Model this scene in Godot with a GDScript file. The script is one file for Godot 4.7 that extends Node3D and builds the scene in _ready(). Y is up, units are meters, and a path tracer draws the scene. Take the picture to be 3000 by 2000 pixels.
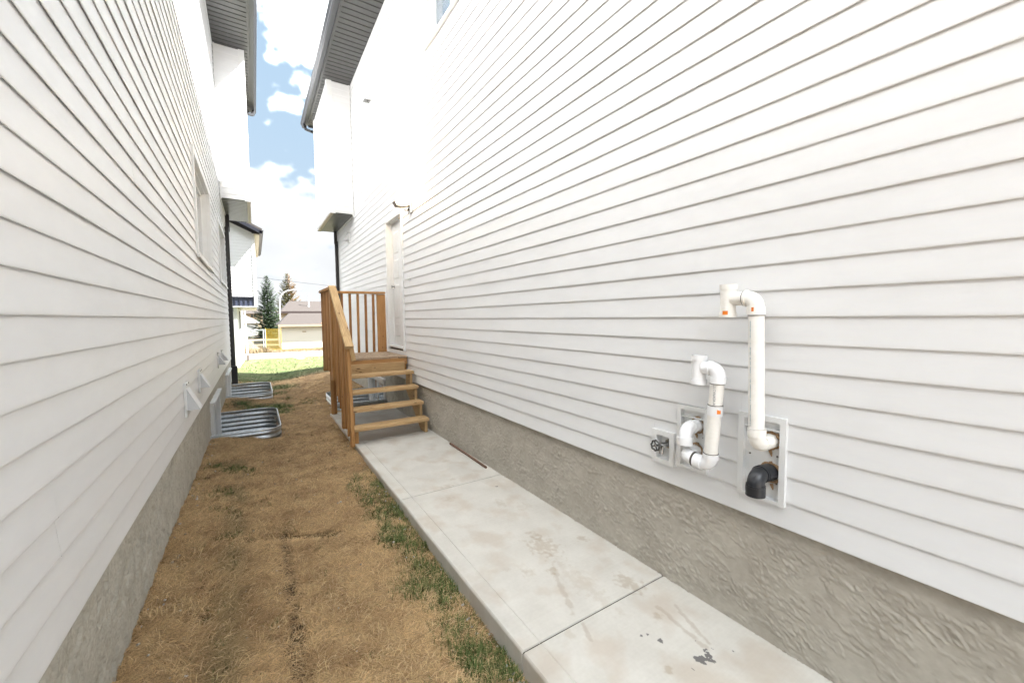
extends Node3D

const WALL_R := 1.9125      # siding plane of the house with the porch
const WALL_L := -0.502      # siding plane of the house across the side yard
const COURSE := 0.1143
const YARD_END_R := -11.5
const YARD_END_L := -12.25
const SUN_TO := Vector3(0.56, 0.77, 0.23)

var M := {}
var taken := {}
var rng := RandomNumberGenerator.new()
var cam: Camera3D
var nz := FastNoiseLite.new()


# ------------------------------------------------------------------ mesh builder
class MB:
	var v := PackedVector3Array()
	var n := PackedVector3Array()
	var t := PackedVector2Array()
	var c := PackedColorArray()
	var tint := Color(1, 1, 1)
	var tinted := false

	func tri_n(a: Vector3, b: Vector3, d: Vector3, na: Vector3, nb: Vector3, nd: Vector3, ta := Vector2.ZERO, tb := Vector2.ZERO, td := Vector2.ZERO) -> void:
		# corners counter-clockwise seen from outside; stored clockwise
		v.append(a); v.append(d); v.append(b)
		n.append(na); n.append(nd); n.append(nb)
		t.append(ta); t.append(td); t.append(tb)
		if tinted:
			c.append(tint); c.append(tint); c.append(tint)

	func tri(a: Vector3, b: Vector3, d: Vector3, ta := Vector2.ZERO, tb := Vector2.ZERO, td := Vector2.ZERO) -> void:
		var m := (b - a).cross(d - a).normalized()
		tri_n(a, b, d, m, m, m, ta, tb, td)

	func quad(a: Vector3, b: Vector3, d: Vector3, e: Vector3, ta := Vector2.ZERO, tb := Vector2.ZERO, td := Vector2.ZERO, te := Vector2.ZERO) -> void:
		var m := (d - a).cross(e - b).normalized()
		tri_n(a, b, d, m, m, m, ta, tb, td)
		tri_n(a, d, e, m, m, m, ta, td, te)

	func box(lo: Vector3, hi: Vector3) -> void:
		var p := []
		for k in 8:
			p.append(Vector3(hi.x if k & 1 else lo.x, hi.y if k & 2 else lo.y, hi.z if k & 4 else lo.z))
		for f in [[0, 4, 6, 2], [1, 3, 7, 5], [0, 1, 5, 4], [2, 6, 7, 3], [0, 2, 3, 1], [4, 5, 7, 6]]:
			var uvs := []
			for k in f:
				var q: Vector3 = p[k]
				if f == [0, 4, 6, 2] or f == [1, 3, 7, 5]:
					uvs.append(Vector2(q.z, q.y))
				elif f == [0, 1, 5, 4] or f == [2, 6, 7, 3]:
					uvs.append(Vector2(q.x, q.z))
				else:
					uvs.append(Vector2(q.x, q.y))
			quad(p[f[0]], p[f[1]], p[f[2]], p[f[3]], uvs[0], uvs[1], uvs[2], uvs[3])

	# two matching closed outlines joined into a solid; outlines counter-clockwise seen from outside of b
	func loft(pa: PackedVector3Array, pb: PackedVector3Array, caps := true, uoff := 0.0, voff := 0.0) -> void:
		var k := pa.size()
		var along := 0.0
		var ln := (pb[0] - pa[0]).length()
		for i in k:
			var j := (i + 1) % k
			var w := (pa[j] - pa[i]).length()
			quad(pa[i], pa[j], pb[j], pb[i], Vector2(uoff, voff + along), Vector2(uoff, voff + along + w), Vector2(uoff + ln, voff + along + w), Vector2(uoff + ln, voff + along))
			along += w
		if caps:
			var ca := Vector3.ZERO
			var cb := Vector3.ZERO
			for i in k:
				ca += pa[i] / k
				cb += pb[i] / k
			for i in k:
				var j := (i + 1) % k
				var la := pa[i] - ca
				var lb := pa[j] - ca
				var ua := Vector2(uoff + 0.31, voff) + Vector2(la.x + la.z, la.y + 0.4 * la.z)
				var ub := Vector2(uoff + 0.31, voff) + Vector2(lb.x + lb.z, lb.y + 0.4 * lb.z)
				tri(pb[i], pb[j], cb, ua, ub, Vector2(uoff + 0.31, voff))
				tri(pa[j], pa[i], ca, ub, ua, Vector2(uoff + 0.31, voff))

	# a sawn beam with eased edges from p to q, w wide across "side", h high
	func beam(p: Vector3, q: Vector3, w: float, h: float, up := Vector3.UP, e := 0.003, uoff := 0.0, voff := 0.0) -> void:
		var f := (q - p).normalized()
		var s := f.cross(up).normalized()
		var u := s.cross(f).normalized()
		var a := PackedVector3Array()
		var b := PackedVector3Array()
		var hw := w * 0.5
		var hh := h * 0.5
		for o in [[-hw + e, -hh], [hw - e, -hh], [hw, -hh + e], [hw, hh - e], [hw - e, hh], [-hw + e, hh], [-hw, hh - e], [-hw, -hh + e]]:
			var d: Vector3 = s * float(o[0]) + u * float(o[1])
			a.append(p - d + d * 2.0)
			b.append(q + d)
		# order so that the outline runs counter-clockwise seen from q looking back to p
		a.reverse(); b.reverse()
		loft(a, b, true, uoff, voff)
		_fix(a, b)

	func _fix(_a, _b) -> void:
		pass

	# round tube along a path; radii one value or one per point
	func tube(path: PackedVector3Array, r, sides := 16, caps := true, uscale := 1.0) -> void:
		var rings := []
		var norms := []
		var ref := Vector3.UP
		var along := 0.0
		var us := []
		var last := Vector3.ZERO
		for i in path.size():
			var d: Vector3
			if i == 0:
				d = path[1] - path[0]
			elif i == path.size() - 1:
				d = path[i] - path[i - 1]
			else:
				d = (path[i + 1] - path[i]).normalized() + (path[i] - path[i - 1]).normalized()
			if d.length() < 1e-7:
				d = last
			d = d.normalized()
			last = d
			if i == 0:
				ref = Vector3.UP if absf(d.y) < 0.9 else Vector3.RIGHT
			var s := d.cross(ref).normalized()
			var u := d.cross(s).normalized()
			ref = -u
			if i > 0:
				along += (path[i] - path[i - 1]).length()
			us.append(along * uscale)
			var rr: float = r[i] if r is Array else r
			var ring := PackedVector3Array()
			var nn := PackedVector3Array()
			for k in sides:
				var an := TAU * k / sides
				var o := s * cos(an) + u * sin(an)
				nn.append(o)
				ring.append(path[i] + o * rr)
			rings.append(ring)
			norms.append(nn)
		for i in path.size() - 1:
			for k in sides:
				var j := (k + 1) % sides
				var fa := float(k) / sides
				var fb := float(k + 1) / sides
				var A: Vector3 = rings[i][k]
				var B: Vector3 = rings[i][j]
				var C: Vector3 = rings[i + 1][j]
				var D: Vector3 = rings[i + 1][k]
				if r is Array and absf(float(r[i]) - float(r[i + 1])) > 1e-6:
					var m := (B - A).cross(D - A).normalized()
					if m.dot(norms[i][k]) < -0.001 or m.length() < 0.5:
						m = norms[i][k]
					tri_n(A, B, C, m, m, m)
					tri_n(A, C, D, m, m, m)
				else:
					tri_n(A, B, C, norms[i][k], norms[i][j], norms[i + 1][j], Vector2(us[i], fa), Vector2(us[i], fb), Vector2(us[i + 1], fb))
					tri_n(A, C, D, norms[i][k], norms[i + 1][j], norms[i + 1][k], Vector2(us[i], fa), Vector2(us[i + 1], fb), Vector2(us[i + 1], fa))
		if caps:
			var e := path.size() - 1
			for k in sides:
				var j := (k + 1) % sides
				tri(rings[0][j], rings[0][k], path[0])
				tri(rings[e][k], rings[e][j], path[e])

	# open-ended pipe with wall thickness
	func pipe(p: Vector3, q: Vector3, ro: float, ri: float, sides := 24) -> void:
		var d := (q - p).normalized()
		var ref := Vector3.UP if absf(d.y) < 0.9 else Vector3.RIGHT
		var s := d.cross(ref).normalized()
		var u := d.cross(s).normalized()
		for k in sides:
			var a1 := TAU * k / sides
			var a2 := TAU * (k + 1) / sides
			var o1 := s * cos(a1) + u * sin(a1)
			var o2 := s * cos(a2) + u * sin(a2)
			tri_n(p + o1 * ro, p + o2 * ro, q + o2 * ro, o1, o2, o2)
			tri_n(p + o1 * ro, q + o2 * ro, q + o1 * ro, o1, o2, o1)
			tri_n(p + o2 * ri, p + o1 * ri, q + o1 * ri, -o2, -o1, -o1)
			tri_n(p + o2 * ri, q + o1 * ri, q + o2 * ri, -o2, -o1, -o2)
			quad(q + o1 * ro, q + o2 * ro, q + o2 * ri, q + o1 * ri)
			quad(p + o2 * ro, p + o1 * ro, p + o1 * ri, p + o2 * ri)

	func mesh(m: Material) -> ArrayMesh:
		var arr := []
		arr.resize(Mesh.ARRAY_MAX)
		arr[Mesh.ARRAY_VERTEX] = v
		arr[Mesh.ARRAY_NORMAL] = n
		arr[Mesh.ARRAY_TEX_UV] = t
		if tinted:
			arr[Mesh.ARRAY_COLOR] = c
		var am := ArrayMesh.new()
		am.add_surface_from_arrays(Mesh.PRIMITIVE_TRIANGLES, arr)
		am.surface_set_material(0, m)
		return am


# ------------------------------------------------------------------ scene helpers
func numbered(called: String) -> String:
	if not taken.has(called):
		taken[called] = 0
		return called
	taken[called] += 1
	return "%s_%03d" % [called, taken[called]]


func tag(o: Node, label := "", category := "", group := "", kind := "") -> void:
	if label != "":
		o.set_meta("label", label)
	if category != "":
		o.set_meta("category", category)
	if group != "":
		o.set_meta("group", group)
	if kind != "":
		o.set_meta("kind", kind)


func thing(called: String, label: String, category: String, at: Vector3, group := "") -> Node3D:
	var o := Node3D.new()
	o.name = numbered(called)
	add_child(o)
	o.position = at
	tag(o, label, category, group)
	return o


func part(called: String, mb: MB, m: Material, parent: Node = null) -> MeshInstance3D:
	var o := MeshInstance3D.new()
	o.mesh = mb.mesh(m)
	o.cast_shadow = GeometryInstance3D.SHADOW_CASTING_SETTING_ON
	if parent == null:
		o.name = numbered(called)
		add_child(o)
	else:
		o.name = called
		parent.add_child(o, true)
		var g := Vector3.ZERO
		var p := parent
		while p != self:
			g += (p as Node3D).position
			p = p.get_parent()
		o.position = -g
	return o


func structure(called: String, mb: MB, m: Material) -> MeshInstance3D:
	var o := part(called, mb, m)
	o.set_meta("kind", "structure")
	return o


# the point of the plane z = depth that the photograph shows at a pixel (3000 x 2000)
func at_z(px: float, py: float, z: float) -> Vector3:
	var d: Vector3 = cam.basis * Vector3(px - 1500.0, 1000.0 - py, -1185.95)
	return cam.position + d * ((z - cam.position.z) / d.z)


func dir_of(px: float, py: float) -> Vector3:
	return (cam.basis * Vector3(px - 1500.0, 1000.0 - py, -1185.95)).normalized()


func arc(c: Vector3, a: Vector3, b: Vector3, steps := 8, from := 0.0, to := PI / 2) -> PackedVector3Array:
	var out := PackedVector3Array()
	for k in steps + 1:
		var an := lerpf(from, to, float(k) / steps)
		out.append(c + a * cos(an) + b * sin(an))
	return out


func piecewise(z: float, pts: Array) -> float:
	# pts: [[z, value], ...] with z falling
	if z >= pts[0][0]:
		return pts[0][1]
	for i in pts.size() - 1:
		if z >= pts[i + 1][0]:
			var k: float = (pts[i][0] - z) / (pts[i][0] - pts[i + 1][0])
			return lerpf(pts[i][1], pts[i + 1][1], k)
	return pts[pts.size() - 1][1]


# ------------------------------------------------------------------ textures and materials
func noise(sd: int, freq: float, oct := 4) -> FastNoiseLite:
	var f := FastNoiseLite.new()
	f.seed = sd
	f.frequency = freq
	f.noise_type = FastNoiseLite.TYPE_SIMPLEX_SMOOTH
	f.fractal_type = FastNoiseLite.FRACTAL_FBM
	f.fractal_octaves = oct
	return f


func gray(w: int, h: int, sd: int, freq: float, oct := 4) -> PackedByteArray:
	var im: Image = noise(sd, freq, oct).get_seamless_image(w, h)
	im.convert(Image.FORMAT_L8)
	return im.get_data()


func tex_from(w: int, h: int, data: PackedByteArray, fmt := Image.FORMAT_RGB8) -> ImageTexture:
	var im := Image.create_from_data(w, h, false, fmt, data)
	im.generate_mipmaps()
	return ImageTexture.create_from_image(im)


# two layers of noise mapped between two sRGB colours
func mottle(sz: int, ca: Color, cb: Color, f1: float, f2: float, mixk: float, sd: int, contrast := 1.0) -> ImageTexture:
	var g1 := gray(sz, sz, sd, f1, 3)
	var g2 := gray(sz, sz, sd + 7, f2, 4)
	var out := PackedByteArray()
	out.resize(sz * sz * 3)
	for i in sz * sz:
		var k := clampf(((g1[i] * (1.0 - mixk) + g2[i] * mixk) / 255.0 - 0.5) * contrast + 0.5, 0, 1)
		out[i * 3] = int(255 * lerpf(ca.r, cb.r, k))
		out[i * 3 + 1] = int(255 * lerpf(ca.g, cb.g, k))
		out[i * 3 + 2] = int(255 * lerpf(ca.b, cb.b, k))
	return tex_from(sz, sz, out)


func relief(sz: int, freq: float, oct: int, sd: int) -> ImageTexture:
	return tex_from(sz, sz, gray(sz, sz, sd, freq, oct), Image.FORMAT_L8)


func lin(r: float, g: float, b: float) -> Color:
	return Color(r, g, b).linear_to_srgb()


func plain(c: Color, rough: float, metal := 0.0) -> StandardMaterial3D:
	var m := StandardMaterial3D.new()
	m.albedo_color = c
	m.roughness = rough
	m.metallic = metal
	return m


func tri_mat(m: StandardMaterial3D, scale: float) -> StandardMaterial3D:
	m.uv1_triplanar = true
	m.uv1_world_triplanar = true
	m.uv1_scale = Vector3.ONE * scale
	return m


func wood_tex(ca: Color, cb: Color, sd: int, knots: int) -> ImageTexture:
	var w := 512
	var h := 256
	var n1 := noise(sd, 0.012, 2)
	var n2 := noise(sd + 1, 0.02, 3)
	var r := RandomNumberGenerator.new()
	r.seed = sd
	var ks := []
	for k in knots:
		ks.append([r.randf() * w, r.randf() * h, r.randf_range(2.5, 5.5)])
	var out := PackedByteArray()
	out.resize(w * h * 3)
	for y in h:
		for x in w:
			var yy := float(y)
			var dark := 0.0
			for q in ks:
				var dx: float = (x - q[0]) * 0.45
				var dy: float = y - q[1]
				var d := sqrt(dx * dx + dy * dy)
				if d < 40:
					yy += signf(dy) * float(q[2]) * 1.6 * exp(-d * d / 160.0)
					if d < q[2]:
						dark = maxf(dark, 1.0 - d / float(q[2]) * 0.55)
			var warp := n1.get_noise_2d(x * 0.25, yy) * 16.0
			var ring := 0.5 + 0.5 * sin((yy + warp) * 0.62)
			var fib := n2.get_noise_2d(x * 0.35, yy * 9.0)
			var k := clampf(0.5 + (ring - 0.5) * 0.42 + fib * 0.55 + n1.get_noise_2d(x * 0.6, y * 0.8 + 900.0) * 0.35, 0, 1)
			var cc := ca.lerp(cb, k)
			cc = cc.lerp(Color(0.22, 0.12, 0.06), dark * 0.75)
			var i := (y * w + x) * 3
			out[i] = int(cc.r * 255)
			out[i + 1] = int(cc.g * 255)
			out[i + 2] = int(cc.b * 255)
	return tex_from(w, h, out)


func make_materials() -> void:
	# siding: white vinyl with a faint film of dirt and an embossed grain along the boards
	var sid := StandardMaterial3D.new()
	sid.albedo_texture = mottle(512, Color(0.868, 0.871, 0.873), Color(0.890, 0.894, 0.897), 0.006, 0.03, 0.4, 11, 1.3)
	sid.uv1_scale = Vector3(0.35, 1.1, 1)
	sid.roughness = 0.48
	sid.heightmap_enabled = true
	sid.heightmap_texture = relief(512, 0.035, 4, 5)
	sid.heightmap_scale = 0.04
	M.siding = sid
	M.trim = tri_mat(plain(Color(0.90, 0.907, 0.912), 0.42), 1.0)
	M.trim.albedo_texture = mottle(256, Color(0.96, 0.955, 0.94), Color(1, 1, 1), 0.01, 0.04, 0.5, 21)
	M.cream = plain(Color(0.66, 0.61, 0.53), 0.5)
	M.soffit = plain(lin(0.056, 0.056, 0.055), 0.36)
	M.gutter = plain(lin(0.055, 0.058, 0.065), 0.3)
	M.fascia = plain(lin(0.06, 0.06, 0.065), 0.4)
	M.black = plain(lin(0.018, 0.018, 0.02), 0.38)
	M.hole = plain(lin(0.02, 0.02, 0.02), 0.8)
	M.roof = tri_mat(plain(Color(1, 1, 1), 0.95), 1.4)
	M.roof.albedo_texture = mottle(256, Color(0.20, 0.19, 0.18), Color(0.36, 0.34, 0.33), 0.03, 0.12, 0.6, 31, 1.6)
	M.core = plain(lin(0.3, 0.3, 0.3), 0.9)
	# parging
	var par := tri_mat(plain(Color(1, 1, 1), 0.92), 0.9)
	par.albedo_texture = mottle(512, Color(0.645, 0.62, 0.575), Color(0.715, 0.695, 0.65), 0.008, 0.05, 0.45, 41, 1.7)
	par.heightmap_enabled = true
	par.heightmap_texture = relief(512, 0.06, 5, 43)
	par.heightmap_scale = 0.08
	M.parge = par
	var par2 := tri_mat(plain(Color(1, 1, 1), 0.95), 1.1)
	par2.albedo_texture = mottle(512, Color(0.65, 0.635, 0.59), Color(0.75, 0.74, 0.70), 0.009, 0.08, 0.5, 47, 1.8)
	par2.heightmap_enabled = true
	par2.heightmap_texture = relief(512, 0.07, 5, 49)
	par2.heightmap_scale = 0.35
	M.parge_l = par2
	# woods
	M.wood = []
	for k in 3:
		var wm := plain([Color(1, 1, 1), Color(0.95, 0.93, 0.9), Color(1.0, 0.97, 0.92)][k], 0.7)
		wm.albedo_texture = wood_tex([Color(0.64, 0.46, 0.27), Color(0.60, 0.42, 0.245), Color(0.66, 0.495, 0.31)][k], [Color(0.73, 0.56, 0.36), Color(0.69, 0.52, 0.33), Color(0.76, 0.60, 0.41)][k], 101 + k * 3, 7)
		wm.uv1_scale = Vector3(0.8, 2.6, 1)
		M.wood.append(wm)
	M.tread = plain(Color(1, 1, 1), 0.75)
	M.tread.albedo_texture = wood_tex(Color(0.66, 0.53, 0.36), Color(0.82, 0.70, 0.52), 131, 9)
	M.tread.uv1_scale = Vector3(0.8, 2.6, 1)
	M.deck = plain(Color(1, 1, 1), 0.8)
	M.deck.albedo_texture = wood_tex(Color(0.58, 0.49, 0.40), Color(0.74, 0.66, 0.56), 151, 6)
	M.deck.uv1_scale = Vector3(0.8, 2.6, 1)
	M.old_board = plain(lin(0.12, 0.095, 0.07), 0.85)
	# plastics and metals
	M.pvc = tri_mat(plain(Color(0.95, 0.945, 0.93), 0.28), 3.0)
	M.pvc.albedo_texture = mottle(256, Color(0.97, 0.965, 0.95), Color(1, 1, 1), 0.02, 0.06, 0.5, 61, 1.4)
	M.pvc2 = plain(Color(0.93, 0.935, 0.94), 0.25)
	M.abs = plain(lin(0.022, 0.024, 0.028), 0.33)
	M.caulk = plain(lin(0.34, 0.22, 0.12), 0.9)
	M.ring = plain(lin(0.10, 0.085, 0.07), 0.7)
	M.orange = plain(Color(0.90, 0.50, 0.14), 0.55)
	M.ink = plain(Color(0.45, 0.47, 0.5), 0.6)
	M.ink_blue = plain(Color(0.55, 0.68, 0.73), 0.6)
	M.screw = plain(lin(0.12, 0.10, 0.09), 0.5, 0.4)
	M.chrome = plain(lin(0.45, 0.45, 0.45), 0.25, 1.0)
	M.wheel = plain(lin(0.10, 0.10, 0.10), 0.3, 0.8)
	M.rust = plain(lin(0.17, 0.095, 0.065), 0.8)
	M.galv = tri_mat(plain(Color(1, 1, 1), 0.38, 0.85), 3.0)
	M.galv.albedo_texture = mottle(256, Color(0.66, 0.69, 0.71), Color(0.84, 0.86, 0.87), 0.02, 0.09, 0.5, 71, 1.8)
	M.vent = plain(Color(0.80, 0.81, 0.82), 0.4)
	M.vent_dark = plain(lin(0.32, 0.32, 0.32), 0.5)
	M.bronze = plain(lin(0.11, 0.065, 0.035), 0.35, 0.5)
	var gl := plain(Color(0.75, 0.82, 0.88, 0.22), 0.03)
	gl.transparency = BaseMaterial3D.TRANSPARENCY_ALPHA
	M.glass = gl
	M.blind = plain(lin(0.62, 0.63, 0.65), 0.8)
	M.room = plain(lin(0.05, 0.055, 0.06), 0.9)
	var lamp := plain(Color(1, 0.98, 0.93), 0.4)
	lamp.emission_enabled = true
	lamp.emission = Color(1.0, 0.93, 0.80)
	lamp.emission_energy_multiplier = 0.8
	M.lamp = lamp
	# ground: soil and thatch, tinted per vertex
	var gm := tri_mat(plain(Color(1, 1, 1), 1.0), 1.6)
	gm.albedo_texture = mottle(512, Color(0.55, 0.52, 0.48), Color(1, 1, 1), 0.02, 0.09, 0.6, 81, 1.7)
	gm.vertex_color_use_as_albedo = true
	gm.heightmap_enabled = true
	gm.heightmap_texture = relief(512, 0.08, 5, 83)
	gm.heightmap_scale = 1.2
	M.ground = gm
	var lm := tri_mat(plain(Color(1, 1, 1), 1.0), 0.7)
	lm.albedo_texture = mottle(256, Color(0.36, 0.33, 0.30), Color(0.47, 0.44, 0.40), 0.02, 0.14, 0.6, 87, 1.5)
	M.gravel = lm
	M.drive = plain(lin(0.47, 0.465, 0.45), 0.9)
	for nm in ["straw", "blade"]:
		var bm := plain(Color(1, 1, 1), 0.85)
		bm.vertex_color_use_as_albedo = true
		bm.cull_mode = BaseMaterial3D.CULL_DISABLED
		M[nm] = bm
	var nd := plain(Color(1, 1, 1), 0.9)
	nd.vertex_color_use_as_albedo = true
	nd.cull_mode = BaseMaterial3D.CULL_DISABLED
	M.needle = nd
	M.bark = plain(lin(0.09, 0.07, 0.055), 0.95)
	M.navy = plain(lin(0.016, 0.018, 0.028), 0.4)
	M.navy_light = plain(lin(0.035, 0.042, 0.07), 0.4)
	M.yellow = plain(lin(0.40, 0.28, 0.03), 0.6)
	M.bisque = plain(lin(0.36, 0.28, 0.19), 0.8)
	M.garage_white = plain(lin(0.62, 0.585, 0.52), 0.7)
	M.shingle = tri_mat(plain(Color(1, 1, 1), 0.95), 0.8)
	M.shingle.albedo_texture = mottle(256, Color(0.185, 0.165, 0.155), Color(0.245, 0.22, 0.205), 0.03, 0.12, 0.6, 93, 1.6)
	M.brown = plain(lin(0.045, 0.032, 0.03), 0.5)
	M.post = plain(lin(0.42, 0.45, 0.45), 0.4, 0.3)
	M.car = plain(lin(0.02, 0.02, 0.024), 0.2)
	M.car.clearcoat_enabled = true
	M.car_glass = plain(lin(0.03, 0.035, 0.045), 0.08)
	M.tyre = plain(lin(0.02, 0.02, 0.02), 0.9)
	M.lightgrey = plain(lin(0.6, 0.6, 0.6), 0.5)


# ------------------------------------------------------------------ sky
func make_sky() -> Sky:
	var w := 2048
	var h := 1024
	var data := PackedFloat32Array()
	data.resize(w * h * 3)
	var f1 := noise(3, 2.1, 5)
	var f2 := noise(9, 7.0, 4)
	var f3 := noise(15, 30.0, 4)
	# clouds seen between the eaves: pixel, half width in radians, strength
	var blobs := []
	for b in [[835, 35, 0.026, 0.62], [895, 55, 0.032, 0.72], [870, 110, 0.028, 0.66], [905, 160, 0.022, 0.55], [955, 60, 0.03, 0.55], [800, 172, 0.010, 0.62], [804, 302, 0.009, 0.62], [826, 298, 0.009, 0.6], [850, 310, 0.010, 0.55], [878, 306, 0.010, 0.55], [897, 262, 0.011, 0.6], [738, 530, 0.010, 0.6], [775, 540, 0.010, 0.55]]:
		blobs.append([dir_of(b[0], b[1]), b[2], b[3]])
	for y in h:
		var el := PI * (0.5 - (y + 0.5) / h)
		var sy := sin(el)
		var ce := cos(el)
		var blue := Vector3(0.0258, 0.0385, 0.0525).lerp(Vector3(0.0425, 0.0485, 0.0535), exp(-maxf(sy, 0.0) * 3.0))
		if sy < 0:
			blue = Vector3(0.07, 0.066, 0.06)
		for x in w:
			var c := blue
			if sy >= 0:
				var az := wrapf(TAU * (x + 0.5) / w, -PI, PI)
				var d := Vector3(sin(az) * ce, sy, -cos(az) * ce)
				# clouds lie in a layer: look the noise up on a flattened dome
				var p := Vector3(d.x, d.z, 0.0) / (sy + 0.28)
				var fine := f2.get_noise_3d(d.x * 2.2, d.y * 3.4, d.z * 2.2)
				var k := f1.get_noise_3d(p.x, p.y, 0.0) * 1.15 + fine * 0.30
				if absf(az) < 0.45 and sy < 0.8:
					# the patch of sky in the photograph: blue, with the clouds listed above
					k = lerpf(-0.42 + fine * 0.30 + f3.get_noise_3d(d.x * 0.8, d.y * 1.3, d.z * 0.8) * 0.55, k, smoothstep(0.22, 0.42, absf(az)))
				k += 0.14 + 1.05 * smoothstep(0.36, 0.23, sy + 0.05 * f2.get_noise_3d(d.x * 0.9, 0.0, d.z * 0.9))
				if absf(az) < 0.5:
					for b in blobs:
						var dd: float = 1.0 - d.dot(b[0])
						var s2: float = b[1] * b[1]
						if dd < s2 * 4.0:
							k += float(b[2]) * exp(-dd / s2)
				var a := smoothstep(0.0, 0.58, k)
				var br := lerpf(0.057, 0.85, smoothstep(0.20, 0.82, sy)) + 0.30 * smoothstep(0.3, 0.9, k) * smoothstep(0.4, 0.8, sy) + 0.010 * f2.get_noise_3d(d.x * 0.5 + 4.0, d.y, d.z * 0.5)
				c = blue.lerp(Vector3(0.95, 0.975, 1.0) * br, a)
			var i := (y * w + x) * 3
			data[i] = c.x
			data[i + 1] = c.y
			data[i + 2] = c.z
	var im := Image.create_from_data(w, h, false, Image.FORMAT_RGBF, data.to_byte_array())
	var pm := PanoramaSkyMaterial.new()
	pm.panorama = ImageTexture.create_from_image(im)
	var s := Sky.new()
	s.sky_material = pm
	return s


func _ready() -> void:
	rng.seed = 4711
	nz = noise(77, 1.0, 3)
	cam = Camera3D.new()
	cam.name = "camera"
	cam.position = Vector3(0, 1.5, 0)
	cam.rotation_degrees = Vector3(-3.411, -32.379, -0.510)
	cam.fov = 80.22
	cam.near = 0.05
	cam.far = 900.0
	add_child(cam)
	cam.current = true
	var we := WorldEnvironment.new()
	we.name = "environment"
	var env := Environment.new()
	env.background_mode = Environment.BG_SKY
	env.sky = make_sky()
	env.tonemap_mode = Environment.TONE_MAPPER_LINEAR
	env.tonemap_exposure = 17.6
	env.sdfgi_enabled = true
	env.ssao_enabled = true
	env.ssil_enabled = true
	we.environment = env
	add_child(we)
	var sun := DirectionalLight3D.new()
	sun.name = "sun"
	sun.light_energy = 0.65
	sun.light_color = Color(1.0, 0.985, 0.965)
	sun.light_angular_distance = 0.5
	sun.shadow_enabled = true
	add_child(sun)
	sun.look_at_from_position(SUN_TO * 40.0, Vector3.ZERO, Vector3.UP)
	make_materials()
	print("materials ", Time.get_ticks_msec())
	build_ground()
	build_walkway()
	print("ground ", Time.get_ticks_msec())
	build_house_right()
	build_house_left()
	print("houses ", Time.get_ticks_msec())
	build_porch()
	build_wells()
	build_wall_fittings()
	print("fittings ", Time.get_ticks_msec())
	build_background()
	print("background ", Time.get_ticks_msec())
	build_grass()
	print("grass ", Time.get_ticks_msec())


# ------------------------------------------------------------------ ground
const SEAM := [Vector2(0.47, -3.18), Vector2(0.30, -3.22), Vector2(0.10, -3.31), Vector2(0.12, -3.04), Vector2(0.11, -2.85), Vector2(0.12, -2.56), Vector2(0.12, -2.34), Vector2(0.108, -2.09), Vector2(0.10, -1.7)]
# wells: [wall x, outward sign, near z, far z, projection, rim y]
const WELLS := [[-0.522, 1.0, -6.2, -7.72, 0.77, 0.05], [-0.522, 1.0, -9.32, -11.0, 0.77, 0.045], [1.945, -1.0, -7.2, -8.62, 0.84, 0.07]]


func in_well(x: float, z: float, grow: float) -> bool:
	for w in WELLS:
		var o: float = (x - w[0]) * w[1]
		if o > -0.2 and o < w[4] + grow and z < w[2] + grow and z > w[3] - grow:
			# rounded outer corners
			var r := 0.16
			var dz := maxf(maxf(z - (w[2] + grow - r), (w[3] - grow + r) - z), 0.0)
			var dx := maxf(o - (float(w[4]) + grow - r), 0.0)
			if dz * dz + dx * dx < r * r + 0.0001:
				return true
	return false


func seam_dist(x: float, z: float) -> float:
	var best := 9.0
	var p := Vector2(x, z)
	for i in SEAM.size() - 1:
		var q := Geometry2D.get_closest_point_to_segment(p, SEAM[i], SEAM[i + 1])
		best = minf(best, p.distance_to(q))
	return best


func ground_y(x: float, z: float) -> float:
	var far := piecewise(z, [[-11.5, 0.0], [-14.0, -0.08], [-20.0, -0.40], [-27.0, -0.80], [-45.0, -1.32], [-400.0, -1.3]])
	var l := piecewise(z, [[-2.0, 0.085], [-3.5, 0.09], [-4.4, 0.05], [-6.0, 0.02], [-11.0, 0.0], [-14.0, -0.02]])
	var m := piecewise(z, [[-2.0, -0.10], [-9.0, -0.10], [-12.0, -0.12], [-20.0, -0.05], [-28.0, 0.0]])
	var r := piecewise(z, [[-1.4, -0.125], [-2.2, -0.118], [-2.8, -0.088], [-5.2, -0.06], [-7.2, -0.03], [-8.5, 0.02], [-12.0, 0.02], [-20.0, -0.02]])
	var y := 0.0
	if x < 0.3:
		y = lerpf(l, m, smoothstep(-0.55, 0.32, x))
	elif x < 0.5:
		y = m
	else:
		var edge := 0.96 if z > -6.6 else lerpf(0.96, 1.8, clampf((-6.6 - z) / 1.0, 0, 1))
		y = lerpf(m, r, smoothstep(0.5, edge, x))
	var nn := nz.get_noise_2d(x * 1.6, z * 1.6) * 0.010 + nz.get_noise_2d(x * 7.0 + 50.0, z * 7.0) * 0.007
	if z > -12.0 and absf(x) < 1.1:
		var sd := seam_dist(x, z) if z > -3.8 and z < -1.2 else 9.0
		nn -= 0.040 * smoothstep(0.06, 0.012, sd)
	return y + far + nn * clampf(1.0 - (-z - 30.0) / 10.0, 0.2, 1.0)


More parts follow.
